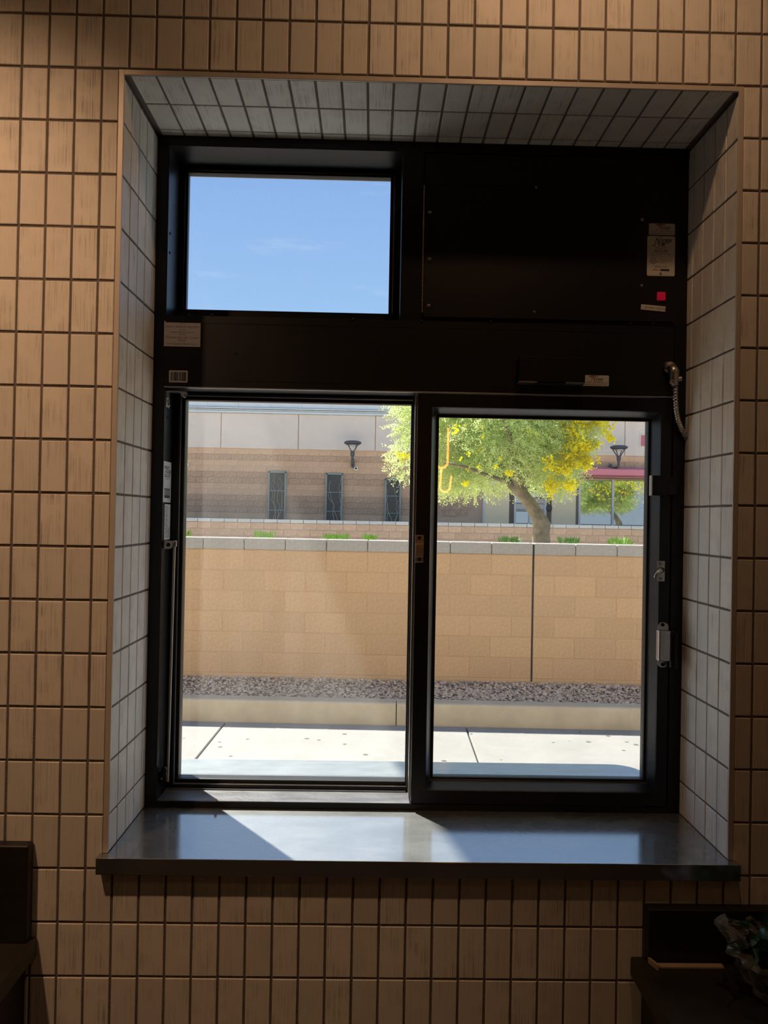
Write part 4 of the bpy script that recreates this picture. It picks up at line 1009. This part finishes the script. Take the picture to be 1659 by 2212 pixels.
sw_box(1144, 1065, 1180, 1075, 0.05, 0.30, 'box_unit', M_WHITEF); sw_box(1158, 1068, 1177, 1072, 0.29, 0.31, 'box_grille', M_DARKB)
sw_box(1144, 1076, 1176, 1086, 0.02, 0.06, 'white_board', MATS['pale_board'])
q = at(1186, 1098, BY - 0.05)
tag(MB().lathe([(0.12, 0), (0.12, 0.06), (0.08, 0.11), (0.02, 0.13)], (q.x, BY - 0.03, q.z), (0, -1, 0), 16).build('wall_sensor', mat('dark_plastic', (0.03, 0.03, 0.035), 0.5)),
    'small round black fitting on the dark strip right of the service window', 'wall fitting')

# shop windows with awning
sh = tag(empty('shop_window', at(1322, 1136, BY - 0.05)), 'wide mirror-glass shop window with pale frame reflecting the yellow tree', 'window')
msh = Matrix.Translation(-sh.location)
def sh_box(px0, py0, px1, py1, d0, d1, name, m):
    a = at(px0, py0, BY - 0.03); b = at(px1, py1, BY - 0.03); o = MB().box(a.x, b.x, BY - d1, BY - d0, b.z, a.z).build(name, m, bevel=0.004)
    o.parent = sh; o.matrix_parent_inverse = msh; return o
for a_, b_ in ((1251, 1321), (1324, 1396), (1398, 1470)): sh_box(a_, 1038, b_, 1150, 0.02, 0.06, 'pane', M_MIRR)
for a_ in (1249, 1321.2, 1395.5): sh_box(a_, 1036, a_ + 2.6, 1150, 0.02, 0.12, 'mullion', M_WHITEF)
sh_box(1249, 1034.5, 1470, 1038, 0.02, 0.14, 'top_rail', M_WHITEF)
M_AWN = mat('awning_red', (0.62, 0.22, 0.27), 0.85, var=0.06, vscale=3)
a = at(1252, 1012.5, BY - 0.6); b = at(1470, 1033, BY - 0.6)
aw = tag(empty('awning', (a.x, BY, b.z)), 'faded red fabric awning over the shop windows', 'awning')
maw = Matrix.Translation(-aw.location)
for o in (MB().add([(a.x, BY - 0.6, a.z), (b.x, BY - 0.6, a.z), (b.x, BY, a.z + 0.12), (a.x, BY, a.z + 0.12), (a.x, BY - 0.6, a.z - 0.02), (b.x, BY - 0.6, a.z - 0.02), (b.x, BY, a.z + 0.10), (a.x, BY, a.z + 0.10)],
                  [(0, 1, 2, 3), (4, 7, 6, 5), (0, 4, 5, 1), (1, 5, 6, 2), (2, 6, 7, 3), (3, 7, 4, 0)]).build('awning_top', M_AWN),
          MB().box(a.x, b.x, BY - 0.61, BY - 0.59, b.z + 0.06, a.z).build('valance', M_AWN),
          MB().box(a.x, b.x, BY - 0.60, BY - 0.575, b.z, b.z + 0.06).build('valance_hem', mat('awning_dark', (0.30, 0.07, 0.09), 0.85)),
          MB().add([(a.x, BY - 0.6, a.z), (a.x, BY, a.z + 0.12), (a.x, BY, b.z), (a.x, BY - 0.6, b.z), (a.x + 0.02, BY - 0.6, a.z), (a.x + 0.02, BY, a.z + 0.12), (a.x + 0.02, BY, b.z), (a.x + 0.02, BY - 0.6, b.z)],
                   [(0, 1, 2, 3), (4, 7, 6, 5), (0, 4, 5, 1), (1, 5, 6, 2), (2, 6, 7, 3), (3, 7, 4, 0)]).build('side_panel', M_AWN)):
    o.parent = aw; o.matrix_parent_inverse = maw
def wall_plaque(px0, py0, px1, py1, label):
    a = at(px0, py0, BY - 0.08); b = at(px1, py1, BY - 0.08)
    t = tag(empty('wall_plaque', ((a.x + b.x) / 2, BY - 0.05, b.z)), label, 'plaque', 'red square plaques on the stucco'); mm = Matrix.Translation(-t.location)
    for o in (MB().box(a.x, b.x, BY - 0.08, BY - 0.05, b.z, a.z).build('plaque_panel', mat('plaque_red', (0.45, 0.13, 0.18), 0.7)),
              MB().box(a.x - 0.05, b.x + 0.05, BY - 0.07, BY - 0.05, b.z - 0.05, a.z + 0.05).build('plaque_frame', M_STUC)):
        o.parent = t; o.matrix_parent_inverse = mm
wall_plaque(1385, 940, 1409, 964, 'pink-red square plaque high at the right edge of the right pane')
wall_plaque(1250, 935, 1270, 962, 'dull red plaque half hidden by the yellow blossom')

# trellis panels with dead vine
M_TREL = mat('trellis_green', (0.22, 0.31, 0.31), 0.6); M_MESH = mat('trellis_mesh', (0.13, 0.16, 0.165), 0.7); M_VINE = mat('dry_vine', (0.38, 0.34, 0.28), 0.9)
M_SHADOWB = mat('trellis_shade', (0.085, 0.08, 0.078), 0.9)
def trellis(px0, px1, py0, py1, seed, label):
    y = BY - 0.16; a = at(px0, py0, y); b = at(px1, py1, y); b.z = 1.30
    t = tag(empty('trellis_panel', ((a.x + b.x) / 2, BY, b.z)), label, 'trellis', 'metal trellis panels on the bank wall'); mm = Matrix.Translation(-t.location)
    def ad(o): o.parent = t; o.matrix_parent_inverse = mm; return o
    w = 0.045
    ad(MB().box(a.x, a.x + w, y, y + 0.05, b.z, a.z).build('frame_post', M_TREL)); ad(MB().box(b.x - w, b.x, y, y + 0.05, b.z, a.z).build('frame_post', M_TREL))
    ad(MB().box(a.x, b.x, y, y + 0.05, a.z - w, a.z).build('frame_rail', M_TREL))
    hh = a.z - 1.5
    for f in (0.40, 0.80): ad(MB().box(a.x, b.x, y + 0.005, y + 0.035, a.z - hh * f - 0.012, a.z - hh * f + 0.012).build('cross_rail', M_TREL))
    ad(MB().box(a.x + w, b.x - w, y + 0.07, y + 0.10, b.z, a.z - w).build('mesh_shade', M_SHADOWB))  # dark sheet stands in for the shade behind the mesh
    g = MB(); x = a.x + w
    while x < b.x - w: g.box(x, x + 0.008, y + 0.045, y + 0.055, b.z, a.z - w); x += 0.05
    z = b.z
    while z < a.z - w: g.box(a.x + w, b.x - w, y + 0.045, y + 0.055, z, z + 0.008); z += 0.05
    k = ad(g.build('wire_mesh', M_MESH)); k['kind'] = 'stuff'
    r_ = random.Random(seed); v = MB()
    for n in range(4):
        p = Vector((r_.uniform(a.x + 0.1, b.x - 0.1), y + 0.03, b.z + 0.1)); pp = [p]
        for s in range(14):
            p = p + Vector((r_.uniform(-0.07, 0.07), r_.uniform(-0.005, 0.005), r_.uniform(0.06, 0.16))); p.x = min(max(p.x, a.x + w), b.x - w)
            if p.z > a.z - w: break
            pp.append(p)
        v.tube(pp, [0.013 - 0.0006 * i for i in range(len(pp))], 5)
    ad(v.build('vine_stem', M_VINE))
trellis(580, 616, 1018, 1122, 1, 'tall dark mesh trellis panel left of the bank lamp')
trellis(704, 739, 1022, 1124, 2, 'tall dark mesh trellis panel just below and left of the bank lamp')
trellis(832, 865, 1034, 1126, 4, 'mesh trellis panel next to the centre stile of the window')

# bank lamps
M_LAMPM = mat('lamp_metal', (0.055, 0.065, 0.085), 0.5, metal=0.3)
def bank_lamp(px, py, s, bent, label):
    y = BY - 0.62; p = at(px, py, y)
    t = tag(empty('wall_lamp', (p.x, BY - 0.05, p.z - 0.8)), label, 'lamp', 'lamps on the bank wall'); mm = Matrix.Translation(-t.location)
    def ad(o): o.parent = t; o.matrix_parent_inverse = mm; return o
    c = Vector((p.x, y, p.z))
    ad(MB().lathe([(0.02, 0.075), (0.20, 0.07), (0.275, 0.045), (0.30, 0.015), (0.295, -0.015), (0.21, -0.07), (0.02, -0.06)], c, (0, 0, 1), 28).build('lamp_head', M_LAMPM, smooth=True))
    ad(MB().lathe([(0.16, -0.071), (0.15, -0.095), (0.02, -0.10)], c, (0, 0, 1), 20).build('lamp_lens', mat('lens_pale', (0.5, 0.5, 0.48), 0.4)))
    for k in range(4):
        a_ = pi / 4 + k * pi / 2
        ad(MB().tube([c + Vector((0.245 * cos(a_), 0.245 * sin(a_), -0.03)), c + Vector((0.05 * cos(a_), 0.05 * sin(a_), -0.31))], 0.017, 6).build('strut', M_LAMPM))
    ad(MB().lathe([(0.065, -0.28), (0.075, -0.34), (0.07, -0.42), (0.045, -0.47), (0.04, -0.56)], c, (0, 0, 1), 14).build('lamp_collar', M_LAMPM))
    q = c + Vector((0, 0, -0.56))
    ad(MB().tube([q, q + Vector((0, 0.02, -0.10)), Vector((c.x + bent, BY - 0.08, q.z - 0.14))], [0.04, 0.04, 0.05], 8).build('arm', M_LAMPM))
    ad(MB().box(c.x + bent - 0.06, c.x + bent + 0.06, BY - 0.10, BY - 0.04, q.z - 0.26, q.z + 0.04).build('wall_plate', M_LAMPM, bevel=0.008))
    for sx in (-1, 1):
        for sz in (-0.24, 0.0):
            ad(MB().lathe([(0.014, 0), (0.010, 0.02)], (c.x + bent + sx * 0.048, BY - 0.10, q.z + sz), (0, -1, 0), 8).build('bolt', M_WHITEF))
bank_lamp(762, 957, 1, 0.0, 'dark cone-topped wall lamp on the bank between the trellises')
bank_lamp(1337, 967, 1, -0.12, 'dark cone-topped wall lamp on the bank above the red awning')
def security_camera(px, py, label):
    p = at(px, py, BY - 0.06); t = tag(empty('security_camera', (p.x, BY - 0.03, p.z)), label, 'camera', 'round cameras on the bank wall'); mm = Matrix.Translation(-t.location)
    for o in (MB().lathe([(0.080, 0), (0.080, 0.03), (0.068, 0.055), (0.042, 0.06)], (p.x, BY - 0.03, p.z), (0, -1, 0), 24).build('camera_ring', mat('cam_white', (0.75, 0.75, 0.74), 0.5)),
              MB().lathe([(0.042, 0.055), (0.036, 0.08), (0.02, 0.09), (0.002, 0.093)], (p.x, BY - 0.03, p.z), (0, -1, 0), 18).build('camera_lens', mat('dark_plastic', (0.03, 0.03, 0.035), 0.5), smooth=True)):
        o.parent = t; o.matrix_parent_inverse = mm
security_camera(769, 1012, 'round white security camera just below the lamp between trellises')
security_camera(403, 1004, 'round white security camera at the left edge of the left pane')

# ------------------------------------------------------------------ palo verde tree
M_BARK = mat('tree_bark', (0.20, 0.17, 0.12), 0.9, var=0.45, vscale=9, bump=0.7, bscale=25)
M_TWIG = mat('green_twig', (0.16, 0.19, 0.07), 0.8)
def leaf_mat(name, c, t):
    m = bpy.data.materials.new(name); m.use_nodes = True; N = m.node_tree.nodes; L = m.node_tree.links; N.clear()
    out = N.new('ShaderNodeOutputMaterial'); d = N.new('ShaderNodeBsdfDiffuse'); tl = N.new('ShaderNodeBsdfTranslucent'); mx = N.new('ShaderNodeMixShader')
    d.inputs[0].default_value = (*c, 1); tl.inputs[0].default_value = (*t, 1); mx.inputs[0].default_value = 0.5
    geo = N.new('ShaderNodeTexCoord'); no = N.new('ShaderNodeTexNoise'); no.inputs['Scale'].default_value = 2.5; L.new(geo.outputs['Object'], no.inputs['Vector'])
    for nd, cc in ((d, c), (tl, t)):
        rp = N.new('ShaderNodeValToRGB'); rp.color_ramp.elements[0].position = 0.35; rp.color_ramp.elements[1].position = 0.65
        rp.color_ramp.elements[0].color = (*[q * 0.75 for q in cc], 1); rp.color_ramp.elements[1].color = (*[min(1, q * 1.15) for q in cc], 1)
        L.new(no.outputs['Fac'], rp.inputs[0]); L.new(rp.outputs[0], nd.inputs[0])
    L.new(d.outputs[0], mx.inputs[1]); L.new(tl.outputs[0], mx.inputs[2]); L.new(mx.outputs[0], out.inputs[0]); return m
M_FOL = leaf_mat('palo_verde_leaf', (0.40, 0.52, 0.21), (0.76, 0.88, 0.38))
M_BLO = leaf_mat('palo_verde_blossom', (0.90, 0.80, 0.05), (1.0, 0.90, 0.06))
TY = 12.0
tb = at(1168, 1170, TY)
tree = tag(empty('palo_verde_tree', (tb.x, TY, 0.2)), 'leaning palo verde tree with yellow blossom seen through the right pane', 'tree')
mt = Matrix.Translation(-tree.location)
def tp(o): o.parent = tree; o.matrix_parent_inverse = mt; return o
def tpt(px, py, y): return at(px, py, y)
trunk = [Vector((tb.x + 0.06, TY, 0.2)), Vector((tb.x + 0.03, TY, 0.8)), tpt(1169, 1150, TY), tpt(1171, 1135, TY), tpt(1160, 1112, TY), tpt(1146, 1090, TY), tpt(1132, 1072, TY), tpt(1118, 1056, TY), tpt(1104, 1042, TY)]
tm = MB().tube(trunk, [0.21, 0.18, 0.155, 0.16, 0.125, 0.115, 0.11, 0.12, 0.10], 14)
tp(tm.build('trunk', M_BARK, smooth=True))
branches = [
    ([trunk[8], tpt(1075, 1000, TY + 0.3), tpt(1030, 950, TY + 0.6), tpt(980, 900, TY + 0.8), tpt(930, 850, TY + 1.0)], 0.07),
    ([trunk[7], tpt(1110, 1000, TY - 0.3), tpt(1100, 940, TY - 0.6), tpt(1080, 860, TY - 0.8), tpt(1070, 760, TY - 0.8)], 0.08),
    ([trunk[7], tpt(1150, 1000, TY - 0.2), tpt(1190, 950, TY - 0.4), tpt(1230, 900, TY - 0.4), tpt(1260, 850, TY - 0.5)], 0.07),
    ([trunk[8], tpt(1060, 1030, TY - 0.5), tpt(1010, 1010, TY - 0.9), tpt(960, 1000, TY - 1.1)], 0.05),
    ([trunk[7], tpt(1140, 960, TY + 0.8), tpt(1150, 900, TY + 1.4), tpt(1160, 800, TY + 1.8)], 0.07),
    ([trunk[8], tpt(1050, 980, TY + 0.9), tpt(960, 960, TY + 1.4), tpt(880, 950, TY + 1.6)], 0.05)]
for pts, r0 in branches:
    n = len(pts); tp(MB().tube(pts, [r0 * (1 - 0.75 * i / (n - 1)) for i in range(n)], 8).build('branch', M_BARK, smooth=True))
# crown: drooping twigs that carry tiny leaflets
blobs = [  # px, py, depth offset, rx, rz (pixels), weight
    (1000, 930, 0.2, 95, 110, 1.2), (1090, 920, -0.6, 110, 110, 1.4), (1180, 930, -0.4, 90, 100, 1.1), (910, 900, 0.9, 60, 75, 0.42), (965, 1010, -0.2, 60, 60, 0.55),
    (1060, 870, 0.3, 190, 70, 1.5), (1150, 1010, 0.5, 90, 55, 0.55), (1030, 1030, 0.3, 80, 40, 0.4), (1240, 900, -0.5, 55, 85, 0.5), (1210, 1000, -0.3, 45, 65, 0.45),
    (880, 990, 1.0, 35, 45, 0.16), (960, 850, 0.6, 120, 50, 0.6), (1230, 850, 0, 90, 50, 0.5)]
def crown(items, nper, size, seed, K=15):
    g = np.random.default_rng(seed); VV = []; TT = []
    for (px, py, dy, rx, rz, wt) in items:
        n = int(nper * wt); c = np.array(at(px, py, TY + dy)); sc = (TY + dy - CAM.y) / FPX
        nrm = lambda a: a / (np.linalg.norm(a, axis=-1, keepdims=True) + 1e-9)
        d = nrm(g.normal(size=(n, 3))); rad = g.uniform(0.1, 1, (n, 1)) ** 0.5
        p = c + d * rad * np.array([rx * sc, 0.5 * (rx + rz) * sc, rz * sc])
        dv = nrm(d * np.array([1, 1, 0.3]) + np.array([0, 0, -0.35]) + g.normal(size=(n, 3)) * 0.35)
        Lg = g.uniform(0.18, 0.36, (n, 1)); side = nrm(np.cross(dv, g.normal(size=(n, 3)))); up = np.cross(dv, side)
        TT.append(np.stack([p + side * 0.0025, p - side * 0.0025, p + dv * Lg], 1))
        t = (np.arange(K) / K)[None, :, None] * Lg[:, None]; s = np.where(np.arange(K) % 2, -1.0, 1.0)[None, :, None]
        q = p[:, None] + dv[:, None] * t + g.normal(size=(n, K, 3)) * 0.008
        ld = nrm(side[:, None] * s * 0.8 + dv[:, None] * 0.6 + up[:, None] * g.uniform(-0.6, 0.6, (n, K, 1)))
        l = size * g.uniform(0.7, 1.3, (n, K, 1)); wv = nrm(np.cross(ld, up[:, None])) * l * 0.26
        VV.append(np.stack([q, q + ld * l * 0.5 + wv, q + ld * l, q + ld * l * 0.5 - wv], 2).reshape(-1, 4, 3))
    return np.concatenate(VV), np.concatenate(TT)
def soup(name, A, m):
    n, k, _ = A.shape; me = bpy.data.meshes.new(name)
    me.vertices.add(n * k); me.vertices.foreach_set('co', A.astype(np.float32).ravel())
    me.loops.add(n * k); me.loops.foreach_set('vertex_index', np.arange(n * k, dtype=np.int32))
    me.polygons.add(n); me.polygons.foreach_set('loop_start', np.arange(0, n * k, k, dtype=np.int32))
    me.update(); me.validate(); me.materials.append(m); return me
LV, TV = crown(blobs, 1150, 0.036, 11)
k = tp(link('foliage', soup('foliage', LV, M_FOL))); k['kind'] = 'stuff'
k = tp(link('twigs', soup('twigs', TV, M_TWIG))); k['kind'] = 'stuff'
bl = [(1235, 925, -1.0, 22, 30, 10), (1265, 915, -0.9, 30, 14, 10), (1290, 910, -0.8, 22, 5, 8), (1250, 955, -1.0, 26, 22, 12), (1225, 990, -1.0, 26, 24, 10), (1265, 1000, -0.9, 18, 14, 8), (1262, 968, -0.9, 14, 10, 6),
      (1188, 1000, -1.1, 10, 14, 4), (1215, 1015, -1.0, 20, 12, 6), (1190, 1050, -0.9, 8, 16, 6), (1228, 1048, -0.8, 14, 14, 6), (1290, 960, -0.7, 10, 6, 3), (1310, 928, -0.7, 8, 7, 3), (1318, 948, -0.7, 6, 4, 2),
      (1230, 905, -0.8, 30, 10, 7), (1240, 870, -0.6, 70, 25, 14), (1005, 1046, -1.0, 6, 5, 1), (1098, 1022, -1.1, 6, 5, 1), (868, 985, 0.4, 16, 6, 2), (1060, 950, -1.2, 120, 70, 3), (1210, 950, 1.6, 60, 60, 26), (1100, 900, 1.9, 130, 90, 36), (1000, 950, 1.7, 90, 70, 16)]
g = np.random.default_rng(5); V = []; F = []
o6 = [(1, 0, 0), (-1, 0, 0), (0, 1, 0), (0, -1, 0), (0, 0, 1), (0, 0, -1)]; f8 = [(0, 2, 4), (2, 1, 4), (1, 3, 4), (3, 0, 4), (2, 0, 5), (1, 2, 5), (3, 1, 5), (0, 3, 5)]
for (px, py, dy, rx, rz, wt) in bl:
    c = np.array(at(px, py, TY + dy)); sc = (TY + dy - CAM.y) / FPX
    for n in range(wt * 6):
        cc = c + g.normal(size=3) * np.array([rx * sc, 0.15, rz * sc]) * 0.55
        for m_ in range(g.integers(3, 7)):
            q = cc + g.normal(size=3) * 0.028; r = g.uniform(0.012, 0.023); b = len(V)
            V += [tuple(q + np.array(p) * r) for p in o6]; F += [tuple(i + b for i in f) for f in f8]
me = bpy.data.meshes.new('blossom'); me.from_pydata(V, [], F); me.materials.append(M_BLO)
k = tp(link('blossom', me)); k['kind'] = 'stuff'

# a second tree of the same kind, right of the view: the shop window mirrors it
t2 = tree.copy(); COL.objects.link(t2); t2.location = (tree.location.x + 9.6, tree.location.y + 1.0, tree.location.z)
t2['label'] = 'palo verde tree mirrored in the shop window'; 
for ch in list(tree.children):
    c = ch.copy(); COL.objects.link(c); c.parent = t2; c.matrix_parent_inverse = mt
tree['group'] = t2['group'] = 'palo verde trees'

# unseen flat canopy, added and shaped to shade the right of sill and ledge
cn = tag(empty('shade_canopy', (1.2, 0.456, 3.70)), 'unseen flat white canopy added to shade the right half of the window', 'canopy')
mcn = Matrix.Translation(-cn.location)
for o in (MB().zprism([(-0.41, 0.456), (2.7, 0.456), (2.7, 2.75), (-0.87, 2.75)], 3.70, 3.76).build('shade_deck', mat('shade_deck_white', (0.7, 0.7, 0.68), 0.6)), MB().box(-0.87, 2.7, 2.75, 2.78, 3.69, 3.80).build('shade_fascia', M_BLACK)):
    o.parent = cn; o.matrix_parent_inverse = mcn
mb = MB()
mb.box(-6, XL - 0.012, 0.4205, 0.455, -0.3, 4.2).box(XR + 0.012, 8, 0.4205, 0.455, -0.3, 4.2).box(XL - 0.012, XR + 0.012, 0.4205, 0.455, ZT + 0.012, 4.2).box(XL - 0.012, XR + 0.012, 0.4205, 0.455, -0.3, 0.955)
mb.box(XR + 0.0005, XR + 0.0048, 0.3462, 0.43, 0.996, ZT + 0.0048).box(XL - 0.0048, XL - 0.0005, 0.3462, 0.43, 0.996, ZT + 0.0048).box(XL - 0.0005, XR + 0.0005, 0.3462, 0.43, ZT + 0.0005, ZT + 0.0048)
tag(mb.build('wall_outer', mat('outer_stucco', (0.62, 0.52, 0.39), 0.9, var=0.06, vscale=4)), kind='structure')
